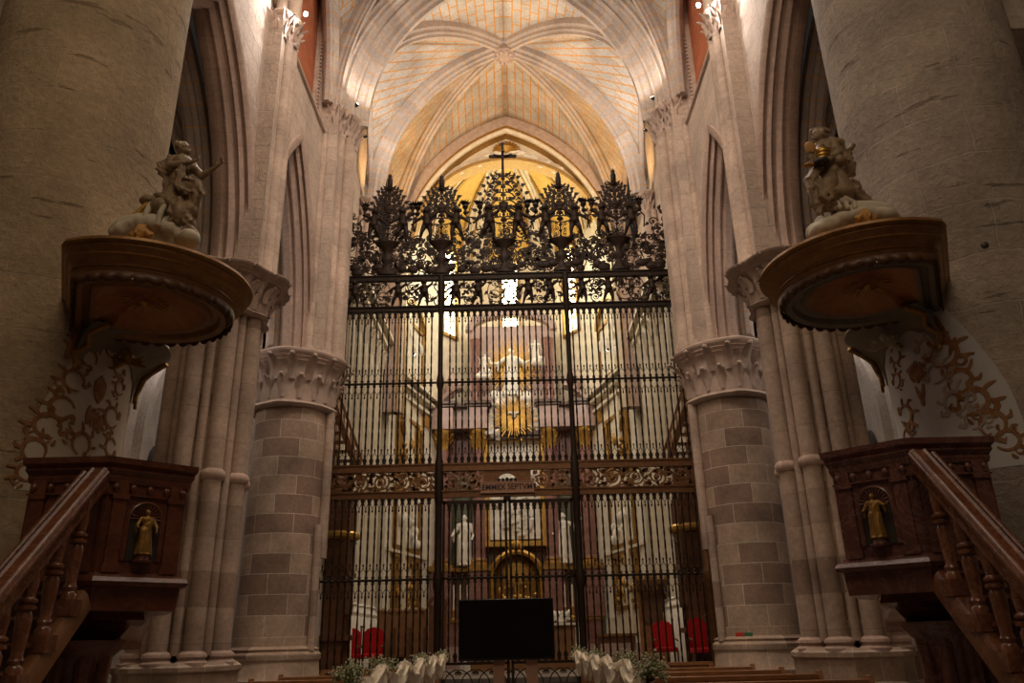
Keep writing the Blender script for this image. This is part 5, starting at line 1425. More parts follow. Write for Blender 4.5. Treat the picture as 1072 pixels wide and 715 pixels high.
    mb = MB(); mb.sweep([T(-.05, -1.02) + V((.72, 0, 0)), T(L, -1.02) + V((.72, 0, 0))], (1, 0, 0), [(-.05, -.09), (-.05, .1), (.05, .1), (.05, -.09)], out=(0, 0, 1)); mb.build('stringer', M['railm'], st, side)
    for k in range(7):
        q = T(.24 + k * .36, 0); z1 = q.z - .08; z0 = z1 - .80; h = z1 - z0
        bl_ = MB().lathe((q.x, q.y, 0), [(.06, z0), (.06, z0 + .10), (.045, z0 + .12), (.055, z0 + .15), (.04, z0 + .18), (.052, z0 + .34), (.056, z0 + .44), (.044, z0 + .47), (.07, z0 + .485), (.07, z0 + .505), (.048, z0 + .52), (.07, z0 + .535), (.07, z0 + .55), (.046, z0 + .57),
                                    (.058, z0 + .66), (.05, z0 + .76), (.06, z1 + .03)], 18).build('baluster', M['railm'], st, side)
        mb = MB(); mb.box((q.x, q.y, z0 - .0), (.15, .15, .12)); mb.build('baluster_block', M['railm'], bl_, side)
    n = 10
    for k in range(n):
        z = 1.93 - k * .185; y = 6.5 - k * .19 - .1
        mb = MB(); mb.bx(3.42, 4.14, y - .14, y + .12, z - .035, z); mb.tube([(3.42, y - .14, z - .018), (4.14, y - .14, z - .018)], .018, 8); mb.build('tread', M['railm'], st, side)
        mb = MB(); mb.bx(3.46, 4.1, y + .06, y + .09, z - .185, z - .035); mb.build('riser', M['pulpit' if side < 0 else 'pulpitR'], st, side)
    # sounding board
    bc = (3.53, 7.0)
    b = thing('sounding_board', 'round gilt-moulded sounding board with scalloped edge above the %s pulpit' % sl, 'canopy', (side * bc[0], bc[1], 4.5), 'sounding boards over the pulpits')
    c = (bc[0], bc[1], 0)
    def orf(a):
        """round towards the nave, cut off straight where the board meets the column"""
        a = a % (2 * pi)
        if rad(35) <= a <= rad(290.5): return 1
        E = V((.34, -.92)); F = V((1.25, .75)); nn = V(((F - E).y, -(F - E).x)); d = V((cos(a), sin(a)))
        q = d.dot(nn)
        return min(1.35, E.dot(nn) / q / .98) if q > .01 else 1
    MB().lathe(c, [(0.2865, 4.92), (0.8595, 4.90), (0.9741, 4.88), (0.9836, 4.85), (0.9502, 4.83), (0.955, 4.81), (0.9168, 4.785), (0.9024, 4.76), (0.9168, 4.745), (0.8881, 4.72), (0.8404, 4.68), (0.8356, 4.65), (0.8499, 4.64), (0.8213, 4.61), (0.8022, 4.58), (0.764, 4.58)], 96, cap=False, rf=orf).build('cornice', M['board'], b, side)
    MB().lathe(c, [(0.8834, 4.72), (0.9215, 4.735), (0.8834, 4.75)], 96, cap=False, rf=orf).lathe(c, [(0.955, 4.83), (0.9884, 4.845), (0.955, 4.86)], 96, cap=False, rf=orf).lathe(c, [(0.8213, 4.64), (0.8595, 4.65), (0.8213, 4.66)], 96, cap=False, rf=orf).build('gilt_bead', M['giltdark'], b, side)
    mb = MB(); N = 220; rows = [[], []]
    for j in range(N):
        a = 2 * pi * j / N; sc = abs(sin(a * 20)); r_ = .826 * orf(a)
        rows[0].append((bc[0] + r_ * cos(a), bc[1] + r_ * sin(a), 4.61)); rows[1].append((bc[0] + (r_ - .012) * cos(a), bc[1] + (r_ - .012) * sin(a), 4.56 - .05 * sc ** .7))
    mb.grid(rows, closed=True); v = mb.build('scalloped_valance', M['valance'], b, side); so = v.modifiers.new('t', 'SOLIDIFY'); so.thickness = .012
    MB().lathe(c, [(0.7831, 4.56), (0.764, 4.53), (0.7067, 4.55), (0.6876, 4.60), (0.6303, 4.60), (0.6112, 4.57), (0.5539, 4.59)], 96, cap=False, rf=orf).build('inner_moulding', M['boardgrey' if side > 0 else 'board'], b, side)
    MB().lathe(c, [(0.573, 4.58), (0.4775, 4.66), (0.2865, 4.71), (0., 4.73)], 96, cap=False, rf=orf).build('painted_soffit', M['soffit'], b, side)
    mb = MB(); mb.ell((bc[0], bc[1], 4.66), (.04, .07, .03))
    for sg in (-1, 1): mb.tube([(bc[0], bc[1], 4.66), (bc[0] + sg * .06, bc[1] + .02, 4.64), (bc[0] + sg * .12, bc[1] - .02, 4.655)], [.025, .02, .005], 6)
    for q in range(16):
        a = q * pi / 8; mb.tube([(bc[0] + .1 * cos(a), bc[1] + .1 * sin(a), 4.685), (bc[0] + .22 * cos(a), bc[1] + .22 * sin(a), 4.66)], [.006, .011], 4)
    mb.build('dove', M['gilt'], b, side)
    # curved backing between board and column with volutes and cherub head
    mb = MB(); rows = []
    for t_ in range(8):
        row = []
        for j in range(19):
            a = -36 + 66 * j / 18; u = j / 18; w = abs(u - .42) * 2
            zb_ = 4.47 - .22 * min(1, w) ** 1.5 - (.12 if u > .9 or u < .08 else 0) + (.02 * sin(u * 30))
            zz = 4.585 + (zb_ - 4.585) * t_ / 7
            r_ = 1.05 + .42 * (1 - t_ / 7) ** 2.2 * (.6 + .4 * sin(pi * u))
            row.append(on_col(a, zz, r_))
        rows.append(row)
    mb.grid(rows); o = mb.build('curved_backing', M['boardgrey'], b, side); so = o.modifiers.new('t', 'SOLIDIFY'); so.thickness = .025
    for e_, zt in ((-36, 4.14), (29, 4.06)):
        mb = MB(); sg = 1 if e_ > 0 else -1
        cp = [on_col(e_ - sg * 6, 4.58, 1.36), on_col(e_ - sg * 1, 4.48, 1.22), on_col(e_ - sg * 3.5, 4.38, 1.15), on_col(e_ + sg * 1.5, 4.28, 1.11), on_col(e_, 4.2, 1.09), on_col(e_ - sg * 2, zt + .04, 1.09)]
        mb.tube(cp, [.035, .03, .028, .032, .03, .028], 8)
        mb.tube([on_col(e_ - sg * 1 + 2.2 * cos(q * .7) * (1 - q * .1), zt + .045 * sin(q * .7) * (1 - q * .1), 1.10) for q in range(9)], .02, 6)
        mb.build('volute', M['giltdark'], b, side)
    hd = on_col(-8, 4.42, 1.16)
    q_ = head_prims((side * hd.x, hd.y, hd.z), (side * -.8, -.6, -.1), .075)
    for sg in (-1, 1):
        for q in range(3): q_.append(('t', [V((side * hd.x, hd.y, hd.z - .05)), V((side * (hd.x - .04) + sg * (.09 + .02 * q), hd.y - .02, hd.z - .06 - .03 * q)), V((side * (hd.x - .04) + sg * (.14 + .02 * q), hd.y - .02, hd.z - .01 - .06 * q))], [.03, .025, .01]))
    sculpt('cherub_head', q_, M['giltdark' if side < 0 else 'cloud'], b, .008, 1)
    return t
pulpit(-1); pulpit(1)

# --- statue groups on the sounding boards
def S(x, y, Y): return at(x, y, Y)
def drape(P, pts, r0, r1, n=4, sp=.03, seed=0):
    rnd = random.Random(seed); n = int(n * 2.4); r0 *= .58; r1 *= .58; sp *= 1.35
    for k in range(n):
        q = [p + V((0, -.02, 0)) + V((rnd.uniform(-sp, sp), rnd.uniform(-sp, sp), rnd.uniform(-sp, sp) * .5)) for p in pts]
        m = len(q); P.append(('t', q, [r0 + (r1 - r0) * i / (m - 1) for i in range(m)]))

YL = 7.0
f = lambda x, y, dy=0: S(120 + x / 5.96, 140 + y / 5.96, YL + dy)
g = thing('allegory_statue', 'weathered stone woman kneeling with outstretched arm on top of the left sounding board', 'statue', (-3.4, 7.0, 4.9))
P_ = head_prims(f(430, 98), V((.75, -.25, .35)), .078)
P_ += [('c', f(428, 135), f(425, 175), .035, .045), ('c', f(375, 175, .02), f(480, 200, .0), .075, .065),
       ('c', f(425, 195), f(410, 270), .115, .10), ('c', f(410, 270), f(410, 345), .105, .135),
       ('c', f(410, 350), f(500, 355, -.08), .13, .09), ('c', f(500, 355, -.08), f(490, 500, -.05), .085, .06),
       ('c', f(400, 340), f(350, 400, -.04), .12, .09), ('c', f(350, 400, -.04), f(470, 470, -.1), .08, .07),
       # near arm folded across the chest, hand open at the throat
       ('c', f(362, 175, -.02), f(345, 215, -.10), .055, .05), ('c', f(350, 200, -.12), f(470, 180, -.13), .045, .026),
       # far arm stretched out
       ('c', f(480, 205, 0), f(545, 265, -.04), .055, .042), ('c', f(545, 265, -.04), f(622, 215, -.08), .04, .022)]
P_ += hand_prims(f(472, 180, -.13), f(515, 160, -.15) - f(472, 180, -.13), V((0, -1, .3)), .095)
P_ += hand_prims(f(622, 215, -.08), f(655, 185, -.1) - f(622, 215, -.08), V((0, -1, .2)), .105)
for k in range(8): P_.append(('t', [f(385 + 8 * k, 60 + (k % 2) * 6 - 3 * abs(4 - k), .02), f(388 + 8 * k, 75, -.05)], [.018, .02]))
# mantle over shoulder and back
drape(P_, [f(370, 160, .04), f(310, 200, .05), f(300, 245, .05), f(350, 290, .0), f(430, 300, -.08), f(520, 320, -.1), f(530, 370, -.1)], .03, .03, 6, .035, 1)
drape(P_, [f(360, 300), f(345, 340, -.02), f(350, 400), f(360, 440)], .04, .05, 6, .04, 2)
drape(P_, [f(520, 330, -.1), f(530, 390, -.1), f(500, 450, -.08), f(480, 510, -.05)], .03, .03, 6, .03, 3)
drape(P_, [f(390, 440, -.1), f(430, 500, -.12), f(450, 560, -.1), f(480, 610, -.08)], .05, .03, 9, .05, 4)
drape(P_, [f(300, 400, 0), f(350, 430, -.1), f(400, 500, -.14), f(380, 570, -.1)], .05, .03, 7, .05, 5)
drape(P_, [f(430, 210, -.1), f(420, 260, -.12), f(400, 330, -.12), f(440, 380, -.14)], .02, .03, 5, .04, 6)
P_ += [('e', f(290, 460, -.1), (.12, .11, .10)), ('e', f(210, 420, -.05), (.09, .08, .06)), ('e', f(400, 490, -.15), (.09, .08, .12))]
sculpt('figure', P_, M['statue'], g, .0085, 1)
P_ = []
for k in range(3):
    a = f(225 + 85 * k, 440 + 8 * k, -.14 - .02 * k); b2 = f(185 + 85 * k, 555 + 8 * k, -.2)
    P_.append(('t', [a, a.lerp(b2, .5) + V((0, -.02, 0)), b2], [.03, .032, .028])); 
    for q in (-1, 0, 1): P_.append(('e', b2 + V((q * .022, 0, -.01)), .014))
P_ = P_[:8]
sculpt('ribbon_ends', P_, M['cloud'], g, .008, 1)
mb = MB(); mb.tube([f(210, 440, -.08), f(60, 570, -.12)], .034, 6); mb.tube([f(70, 565, -.12), f(40, 600, -.12)], [.03, .02], 6)
mb.build('gilded_beam', M['gilt'], g)
cl = thing('cloud_base', 'pale carved cloud mound with ochre cherub head under the kneeling woman', 'carved base', (-3.45, 6.9, 4.9))
P_ = []
rnd = random.Random(12)
for k in range(26):
    u = k / 25; x = 40 + 430 * u; P_.append(('e', f(x, 655 - 85 * sin(pi * min(1, .08 + u * 1.05)) + rnd.uniform(-8, 8), rnd.uniform(-.12, .0)), (rnd.uniform(.08, .13), .13, rnd.uniform(.07, .10))))
P_.append(('e', f(250, 640, .15), (.46, .35, .20))); P_.append(('c', f(90, 650, 0), f(440, 680, 0), .11, .11))
sculpt('cloud', P_, M['cloud'], cl, .014, 2)
q_ = head_prims(f(165, 615, -.28), V((-.3, -1, -.2)), .07)
for sg in (-1, 1):
    for q in range(4): q_.append(('t', [f(165, 620, -.26), f(165 + sg * (40 + q * 8), 615 + q * 8, -.3), f(165 + sg * (75 - q * 6), 625 + q * 10, -.28)], [.03, .028, .014]))
sculpt('cherub_head', q_, M['ochre'], cl, .008, 1)

f2 = lambda x, y, dy=0: S(840 + x / 6.22, 130 + y / 6.22, YL + dy)
g = thing('allegory_statue', 'weathered stone seated woman in gilt bodice on top of the right sounding board', 'statue', (3.2, 7.0, 4.9))
P_ = head_prims(f2(105, 75), V((-.8, -.3, .25)), .075)
P_ += [('c', f2(115, 110), f2(130, 140), .035, .045), ('c', f2(110, 150), f2(215, 130), .06, .07), ('c', f2(160, 150), f2(160, 250), .095, .08), ('c', f2(165, 250), f2(185, 330), .095, .12),
       ('c', f2(190, 120, -.02), f2(235, 190, -.08), .06, .05), ('c', f2(235, 190, -.08), f2(165, 235, -.16), .045, .03),
       ('c', f2(120, 155, -.04), f2(75, 215, -.1), .05, .04), ('c', f2(75, 215, -.1), f2(62, 245, -.14), .036, .022),
       ('c', f2(175, 330), f2(170, 440, -.12), .11, .08), ('c', f2(210, 340), f2(280, 430, -.08), .11, .08), ('e', f2(172, 462, -.16), (.095, .06, .095)),
       ('c', f2(290, 440, -.08), f2(190, 465, -.14), .08, .08)]
P_ += hand_prims(f2(165, 235, -.16), f2(130, 245, -.18) - f2(165, 235, -.16), V((0, -1, 0)), .09)
P_ += hand_prims(f2(62, 245, -.14), f2(55, 210, -.14) - f2(62, 245, -.14), V((0, -1, 0)), .09)
for k in range(3): P_.append(('t', [f2(172 + 34 * cos(q * .6) * (1 - k * .3), 462 + 34 * sin(q * .6) * (1 - k * .3), -.235) for q in range(11)], .009))
drape(P_, [f2(200, 110, .02), f2(245, 130, .04), f2(250, 190, .04), f2(270, 250, -.02)], .03, .04, 6, .03, 11)
drape(P_, [f2(100, 290, -.05), f2(50, 370, -.08), f2(70, 440, -.08), f2(90, 540, -.06)], .045, .03, 9, .035, 12)
drape(P_, [f2(60, 350, -.08), f2(100, 430, -.1), f2(110, 520, -.08), f2(110, 590, -.06)], .035, .02, 6, .03, 13)
drape(P_, [f2(280, 380, 0), f2(350, 450, -.02), f2(400, 510, 0), f2(460, 545, 0)], .05, .04, 7, .04, 14)
drape(P_, [f2(140, 480, -.1), f2(170, 540, -.12), f2(230, 570, -.1), f2(270, 580, -.1)], .05, .04, 5, .04, 15)
P_ += [('e', f2(245, 240, -.1), (.08, .07, .06)), ('e', f2(340, 420, 0), (.07, .08, .10)), ('e', f2(300, 280, .12), (.07, .06, .13))]
for k in range(12): P_.append(('e', f2(290 + rnd.uniform(-15, 45), 140 + k * 17, .12), (.035, .03, .03)))
for k in range(9): P_.append(('e', f2(60 + 14 * k, 45 - 4 * (4 - abs(4 - k)), .02), .026))
sculpt('figure', P_, M['statue'], g, .0085, 1)
mb = MB()
for k in range(6): mb.lathe(f2(128, 178 + k * 12, -.10), [(.075 + .008 * (k % 2), -.012), (.085, 0), (.075 + .008 * (k % 2), .012)], 14)
mb.build('gilt_bodice', M['gilt'], g)
mb = MB(); o = f2(125, 265, -.16); mb.lathe(o, [(.0, .0), (.07, .0), (.085, .02), (.08, .05)], 16); mb.build('cuff_shade_disc', M['dark'], g)  # dark disc, shade within the cuff put into the colour
mb = MB(); o = f2(50, 155, -.14); mb.ell(o, (.06, .025, .08)); mb.tube([f2(55, 200, -.14), f2(60, 230, -.14)], .012, 6); mb.ell(f2(48, 265, -.14), (.07, .04, .02)); mb.build('hand_mirror', M['ochre'], g)
P_ = []
for k in range(3):
    a = f2(330 - 55 * k, 490 + 8 * k, -.12); b2 = f2(345 - 50 * k, 545, -.18); P_.append(('t', [f2(270 - 45 * k, 480, -.14), a.lerp(b2, .4), b2], [.028, .03, .026]))
sculpt('ribbon_ends', P_, M['cloud'], g, .008, 1)
cl = thing('cloud_base', 'pale carved cloud mound with ochre cherub head under the seated woman', 'carved base', (3.45, 6.9, 4.9))
P_ = []
for k in range(28):
    u = k / 27; x = 90 + 440 * u; P_.append(('e', f2(x, 705 - 105 * sin(pi * .5 * min(1, u * 1.3)) + rnd.uniform(-8, 8), rnd.uniform(-.12, .0)), (rnd.uniform(.08, .12), .13, rnd.uniform(.07, .10))))
P_.append(('e', f2(350, 650, .15), (.44, .34, .20)))
sculpt('cloud', P_, M['cloud'], cl, .014, 2)
q_ = head_prims(f2(415, 600, -.28), V((.1, -1, -.2)), .065)
for sg in (-1, 1):
    for q in range(4): q_.append(('t', [f2(415, 605, -.26), f2(415 + sg * (40 + q * 8), 598 + q * 8, -.3), f2(415 + sg * (70 - q * 6), 605 + q * 10, -.28)], [.03, .028, .014]))
sculpt('cherub_head', q_, M['ochre'], cl, .008, 1)
# ------------------------------------------------------------------ furniture in the nave
tv = thing('television', 'large switched-off black television on a stand in front of the screen doors', 'television', (-.13, 12.5, 0))
a, b = at(480, 628, 12.5), at(581.5, 690, 12.5)
x0, x1, z1, z0 = a.x, b.x, a.z, b.z
MB().bx(x0, x1, 12.5, 12.56, z0, z1).build('casing', M['black'], tv, bevel=.006)
MB().bx(x0 + .015, x1 - .015, 12.492, 12.5, z0 + .03, z1 - .015).build('display', M['screen'], tv)
MB().bx(x0 + .2, x1 - .2, 12.56, 12.6, z0 + .1, z1 - .2).build('back_cover', M['black'], tv)
for x in (522, 557):
    p = at(x, 700, 12.55); mb = MB(); mb.bx(p.x - .085, p.x + .085, 12.6, 12.68, 0, z0 + .1); mb.build('stand_leg', M['leg'], tv)
    mb = MB(); mb.bx(p.x - .1, p.x + .1, 12.3, 13.0, 0, .06); mb.build('stand_foot', M['leg'], tv)

def bench(x0, x1, y, label, grp):
    t = thing('pew', label, 'pew', ((x0 + x1) / 2, y, 0), grp)
    MB().bx(x0, x1, y - .02, y + .03, .45, .94).build('backrest', M['wood2'], t)
    MB().bx(x0 - .02, x1 + .02, y - .05, y + .06, .94, 1.01).build('top_rail', M['wood2'], t, bevel=.012)
    MB().bx(x0, x1, y - .45, y, .42, .46).build('seat', M['wood2'], t)
    MB().bx(x0, x1, y + .2, y + .36, .18, .22).build('kneeler', M['wood2'], t)
    MB().bx(x0, x1, y + .06, y + .18, .70, .73).build('book_shelf', M['wood2'], t)
    for x in (x0, x1):
        mb = MB(); pr = [(-.48, 0), (.08, 0), (.08, .98), (.04, 1.05), (-.04, 1.05), (-.08, .96), (-.1, .62), (-.45, .56), (-.48, .5)]
        mb.ext(pr, (x, y, 0), (0, 1, 0), (0, 0, 1), .06); mb.build('end_panel', M['wood2'], t, bevel=.006)
    return t
rows = [6.6, 8.2, 9.8, 11.4, 13.0, 14.6]
ordn = ['first', 'second', 'third', 'fourth', 'fifth', 'sixth']
for i, y in enumerate(rows):
    for sg in (-1, 1):
        xe = 1.34 if sg < 0 else 1.14
        xa, xb = sorted((sg * xe, sg * (2.5 if y < 9 else 4.05)))
        bench(xa, xb, y, 'brown oak pew of the %s block, %s row counted from the entrance' % (('left', 'right')[sg > 0], ordn[i]), 'oak pews in the nave')

# bouquets on the pew ends
def bouquet(name, c, r, label, seed, parent_group='bouquets on the pew ends'):
    rnd = random.Random(seed); t = thing(name, label, 'bouquet', c, parent_group); c = V(c)
    lf, st, bl = MB(), MB(), MB()
    for i in range(46):
        d = V((rnd.gauss(0, 1), rnd.gauss(0, 1), rnd.gauss(.5, .8))).normalized() * r * rnd.uniform(.5, 1.15)
        e = c + V((d.x, d.y, d.z * .95 + r * .3)); st.tube([c, c.lerp(e, .6) + V((0, 0, .02)), e], .003, 3, cap=False)
        for k in range(5):
            q = c.lerp(e, rnd.uniform(.45, 1)) + V((rnd.gauss(0, .02), rnd.gauss(0, .02), rnd.gauss(0, .02)))
            dd = V((rnd.gauss(0, 1), rnd.gauss(0, 1), rnd.gauss(0, 1))).normalized() * .035; s = dd.orthogonal().normalized() * .010
            lf.add([q, q + dd * .5 + s, q + dd, q + dd * .5 - s], [[0, 1, 2, 3]])
        for k in range(2): bl.ell(e + V((rnd.gauss(0, .02), rnd.gauss(0, .02), rnd.gauss(0, .02))), .009, None, 5, 4)
    o = lf.build('leaves', M['leaf'], t); so = o.modifiers.new('t', 'SOLIDIFY'); so.thickness = .0015
    st.build('stems', M['leaf'], t); bl.build('blossoms', M['blossom'], t)
    return t
def swag(p0, p1, label, seed):
    rnd = random.Random(seed); p0, p1 = V(p0), V(p1); mb = MB(); rows = []; n = 22
    t = thing('tulle_swag', label, 'drape', tuple(p0), 'cream tulle swags between the pew ends')
    for i in range(n + 1):
        u = i / n; c = p0.lerp(p1, u) + V((0, 0, -.16 * 4 * u * (1 - u)))
        row = []
        for j in range(16):
            a = 2 * pi * j / 16; w = .085 + .04 * 4 * u * (1 - u); k = 1 + .28 * sin(5 * a + 6 * u + seed)
            row.append(c + V((.05 * cos(a) * k, 0, 0)) + V((0, 0, w * sin(a) * k)) + V((0, .02 * cos(a), 0)))
        rows.append(row)
    mb.grid(rows, closed=True); mb.build('swagged_cloth', M['tulle'], t)
    for q_, (dy, ln) in enumerate(((-.05, .34), (.06, .24))):
        mb = MB(); rows = []
        for i in range(12):
            u = i / 11; row = []
            for j in range(15):
                v = j / 14 - .5; row.append(p0 + V((.02 * sin(v * 22 + 2 * u + seed + q_) * (1 + u), dy * (1 + u) + v * (.07 + .09 * u), .05 - ln * u + .03 * sin(v * 5 + q_ * 2))))
            rows.append(row)
        mb.grid(rows); o = mb.build('hanging_tail', M['tulle'], t); so = o.modifiers.new('t', 'SOLIDIFY'); so.thickness = .006
    mb = MB()
    for k in range(3):
        mb.tube([p0 + V((.05 * cos(a) * (1 + .3 * k), .02 * k, .0 + .05 * sin(a))) for a in [x * pi / 5 + k for x in range(8)]], [.02, .03, .035, .03, .035, .03, .025, .015], 8)
    mb.build('knot', M['tulle'], t)
for sg in (-1, 1):
    sl = ('left', 'right')[sg > 0]; xe = (1.34 if sg < 0 else 1.14) - .06
    for i, y in enumerate(rows):
        if i in (0, 1, 3, 5): bouquet('bouquet', (sg * xe, y, 1.22), .14, 'green and cream bouquet on the %s pew end, %s row from the entrance' % (sl, ordn[i]), i * 7 + (sg > 0))
        if i: swag((sg * (xe - .02), y - .1, 1.24), (sg * (xe - .02), rows[i - 1] + .1, 1.24), 'cream tulle swag hanging from the %s row of the %s pews towards the entrance' % (ordn[i], sl), i * 3 + (sg > 0))

# ------------------------------------------------------------------ furniture of the choir, seen through the bars
FL = .72
t = thing('altar_table', 'white-draped altar table behind the television', 'altar', (.0, 24.5, FL))
a, b = at(483, 660, 24.5), at(607, 660, 24.5)
MB().bx(a.x + .05, b.x - .05, 24.2, 25.0, FL, 1.9).build('table_body', M['stairwood'], t)
MB().bx(a.x, b.x, 24.1, 25.1, 1.9, 1.96).build('mensa', M['linen'], t)
for x in (a.x, b.x):
    mb = MB(); rows_ = [[(x + .02 * sin(j * 1.3), 24.1 + j * .1, z) for j in range(11)] for z in (1.96, 1.6, 1.25)]; mb.grid(rows_)
    o = mb.build('cloth_drop', M['linen'], t); so = o.modifiers.new('t', 'SOLIDIFY'); so.thickness = .02
fl = at(588, 652, 24.3); t = thing('flower_arrangement', 'round white flower arrangement standing on the altar beside the television edge', 'flowers', (fl.x, 24.5, 1.96))
mb = MB(); rnd = random.Random(6)
for k in range(60): mb.ell((fl.x + rnd.uniform(-.26, .26), 24.5 + rnd.uniform(-.14, .14), 2.12 + rnd.uniform(-.06, .16)), rnd.uniform(.045, .065), None, 6, 5)
mb.build('blooms', M['linen'], t)
mb = MB()
for k in range(40):
    q = V((fl.x + rnd.gauss(0, .2), 24.5 + rnd.gauss(0, .12), 2.06 + rnd.uniform(-.06, .1))); d = V((rnd.gauss(0, 1), rnd.gauss(0, 1), rnd.gauss(0, 1))).normalized() * .1; s = d.orthogonal().normalized() * .03
    mb.add([q, q + d * .5 + s, q + d, q + d * .5 - s], [[0, 1, 2, 3]])
o = mb.build('leaves', M['leaf'], t); so = o.modifiers.new('t', 'SOLIDIFY'); so.thickness = .003
mb = MB(); mb.lathe((fl.x, 24.5, 0), [(.12, 1.96), (.16, 2.02), (.13, 2.08)], 12); mb.build('bowl', M['marblewhite'], t)
def candle(x, y, z0, h, label):
    t = thing('altar_candle', label, 'candle', (x, y, z0), 'white candles near the altarpiece')
    MB().lathe((x, y, 0), [(.09, z0), (.09, z0 + .03), (.03, z0 + .08), (.045, z0 + .2), (.02, z0 + .3), (.06, z0 + .34), (.05, z0 + .36)], 12).build('candlestick', M['gilt'], t)
    MB().lathe((x, y, 0), [(.03, z0 + .34), (.03, z0 + .36 + h), (.008, z0 + .38 + h), (.006, z0 + .42 + h)], 10).build('wax', M['flame'], t)
for px, l in ((475, 'leftmost of three'), (482, 'middle one of three'), (489.5, 'rightmost of three')):
    p = at(px, 640, 28.2); candle(p.x, 28.2, 2.2, .75, 'tall white candle left of the television, ' + l)
for px, l in ((592, 'nearer the television'), (600, 'farther from the television')):
    p = at(px, 640, 28.2); candle(p.x, 28.2, 2.2, .7, 'tall white candle right of the television, ' + l)
t = thing('gradine', 'long dark shelf carrying the candles before the altarpiece', 'shelf', (.1, 28.2, 1.36)); MB().bx(-2.6, 2.8, 28.0, 28.5, 1.3, 2.12).build('body', M['redmarble'], t); MB().bx(-2.7, 2.9, 27.95, 28.5, 2.12, 2.2).build('top', M['giltdark'], t)
# white draped stands at the altar corners
for px, l in ((487, 'left'), (607, 'right')):
    p = at(px, 672, 22.5); t = thing('draped_stand', 'narrow stand draped in white cloth at the %s of the television' % l, 'stand', (p.x, 22.5, FL))
    rf = lambda a: 1 + .12 * sin(7 * a)
    mb = MB(); mb.lathe((p.x, 22.5, 0), [(.13, FL + .02), (.11, 1.3), (.09, 1.75), (.10, 1.8), (.0, 1.82)], 42, rf=rf); mb.build('cloth', M['linen'], t)

def chair(x, y, label, rz=0, s=1):
    t = thing('armchair', label, 'chair', (x, y, FL), 'red upholstered chairs in the choir')
    w = .29 * s
    MB().bx(x - w, x + w, y - .28, y + .25, FL + .42, FL + .54).build('seat', M['red'], t, bevel=.03)
    mb = MB(); mb.ext([(-w, 0), (w, 0), (w, .55), (w * .6, .66), (0, .7), (-w * .6, .66), (-w, .55)], (x, y + .26, FL + .52), (1, 0, 0), (0, 0, 1), .07); mb.build('backrest', M['red'], t)
    for sx in (-1, 1):
        mb = MB(); mb.tube([(x + sx * w, y + .27, FL + .42), (x + sx * w, y + .28, FL + 1.2)], .025, 8); mb.ell((x + sx * w, y + .28, FL + 1.23), .04, None, 8, 6)
        mb.build('back_post', M['wood'], t)
    for sx in (-1, 1):
        MB().tube([(x + sx * w, y + .25, FL + .72), (x + sx * w, y - .1, FL + .74), (x + sx * w, y - .27, FL + .7)], .025, 8).build('armrest', M['wood'], t)
        for sy in (-1, 1): MB().tube([(x + sx * w * .95, y + sy * .23, FL), (x + sx * w * .95, y + sy * .23, FL + .45)], [.02, .03], 8).build('leg', M['wood'], t)
    return t
for px, Y, l in ((364, 22.6, 'red upholstered chair behind the far left bars'), (389, 22.8, 'red upholstered chair second from the left behind the bars'),
                 (697, 22.6, 'red-cushioned chair in front of the tall wooden throne'), (734, 19.75, 'red upholstered chair behind the far right bars')):
    p = at(px, 680, Y); chair(p.x, Y, l, s=1 if px < 730 else .8)
# throne cabinet on the right
a, b = at(673, 690, 25.2), at(709, 600, 25.2)
t = thing('throne', 'tall reddish wooden throne back with carved canopy, right of the altar', 'throne', ((a.x + b.x) / 2, 25.2, FL))
x0, x1, zt = a.x, b.x, b.z
MB().bx(x0, x1, 25.1, 25.2, FL, zt - .3).build('back_panel', M['wood2'], t)
mb = MB()
for x in (x0, x1): mb.lathe((x, 25.0, 0), [(.07, FL), (.07, FL + .3), (.04, FL + .4), (.06, FL + 1), (.04, zt - .6), (.08, zt - .35)], 12)
mb.build('side_column', M['wood2'], t)
MB().bx(x0 - .12, x1 + .12, 24.6, 25.25, zt - .35, zt - .2).build('canopy', M['wood'], t)
mb = MB()
for k in range(11):
    x = x0 - .1 + (x1 - x0 + .2) * k / 10; mb.ell((x, 24.62, zt - .15), (.06, .04, .1 + .06 * (k == 5))); mb.tube([(x, 24.6, zt - .35), (x + .03, 24.6, zt - .5)], .02, 5)
mb.build('carved_crest', M['giltdark'], t)
mb = MB(); mb.bx(x0 + .12, x1 - .12, 25.05, 25.1, FL + 1.2, zt - .6); mb.build('raised_panel', M['wood'], t); MB().bx(x0 + .05, x1 - .05, 24.6, 25.1, FL, FL + .5).build('seat', M['wood2'], t)
# long dark sideboards and panelling
a, b = at(396, 640, 25.6), at(446, 690, 25.6)
t = thing('wooden_sedilia', 'brown panelled wooden bench with scalloped top left of the altar', 'bench', ((a.x + b.x) / 2, 25.6, FL))
MB().bx(a.x, b.x, 25.7, 25.85, FL, a.z).build('back_panel', M['stairwood'], t)
mb = MB()
for k in range(6):
    x = a.x + (b.x - a.x) * (k + .5) / 6; mb.ell((x, 25.72, a.z), ((b.x - a.x) / 13, .08, .09))
mb.build('scalloped_top', M['stairwood'], t)
MB().bx(a.x, b.x, 25.2, 25.75, FL + .4, FL + .48).build('seat', M['wood'], t)
for k in range(4):
    x = a.x + (b.x - a.x) * k / 3; MB().bx(x - .04, x + .04, 25.15, 25.7, FL, a.z - .5).build('divider', M['wood'], t)
t = thing('wooden_screen_chair', 'dark tall-backed carved chair beside the panelled bench', 'chair', (-2.3, 24.6, FL))
MB().bx(-2.62, -2.1, 24.8, 24.88, FL, 2.55).build('backrest', M['wood'], t); MB().bx(-2.62, -2.1, 24.3, 24.85, FL + .4, FL + .5).build('seat', M['wood'], t)
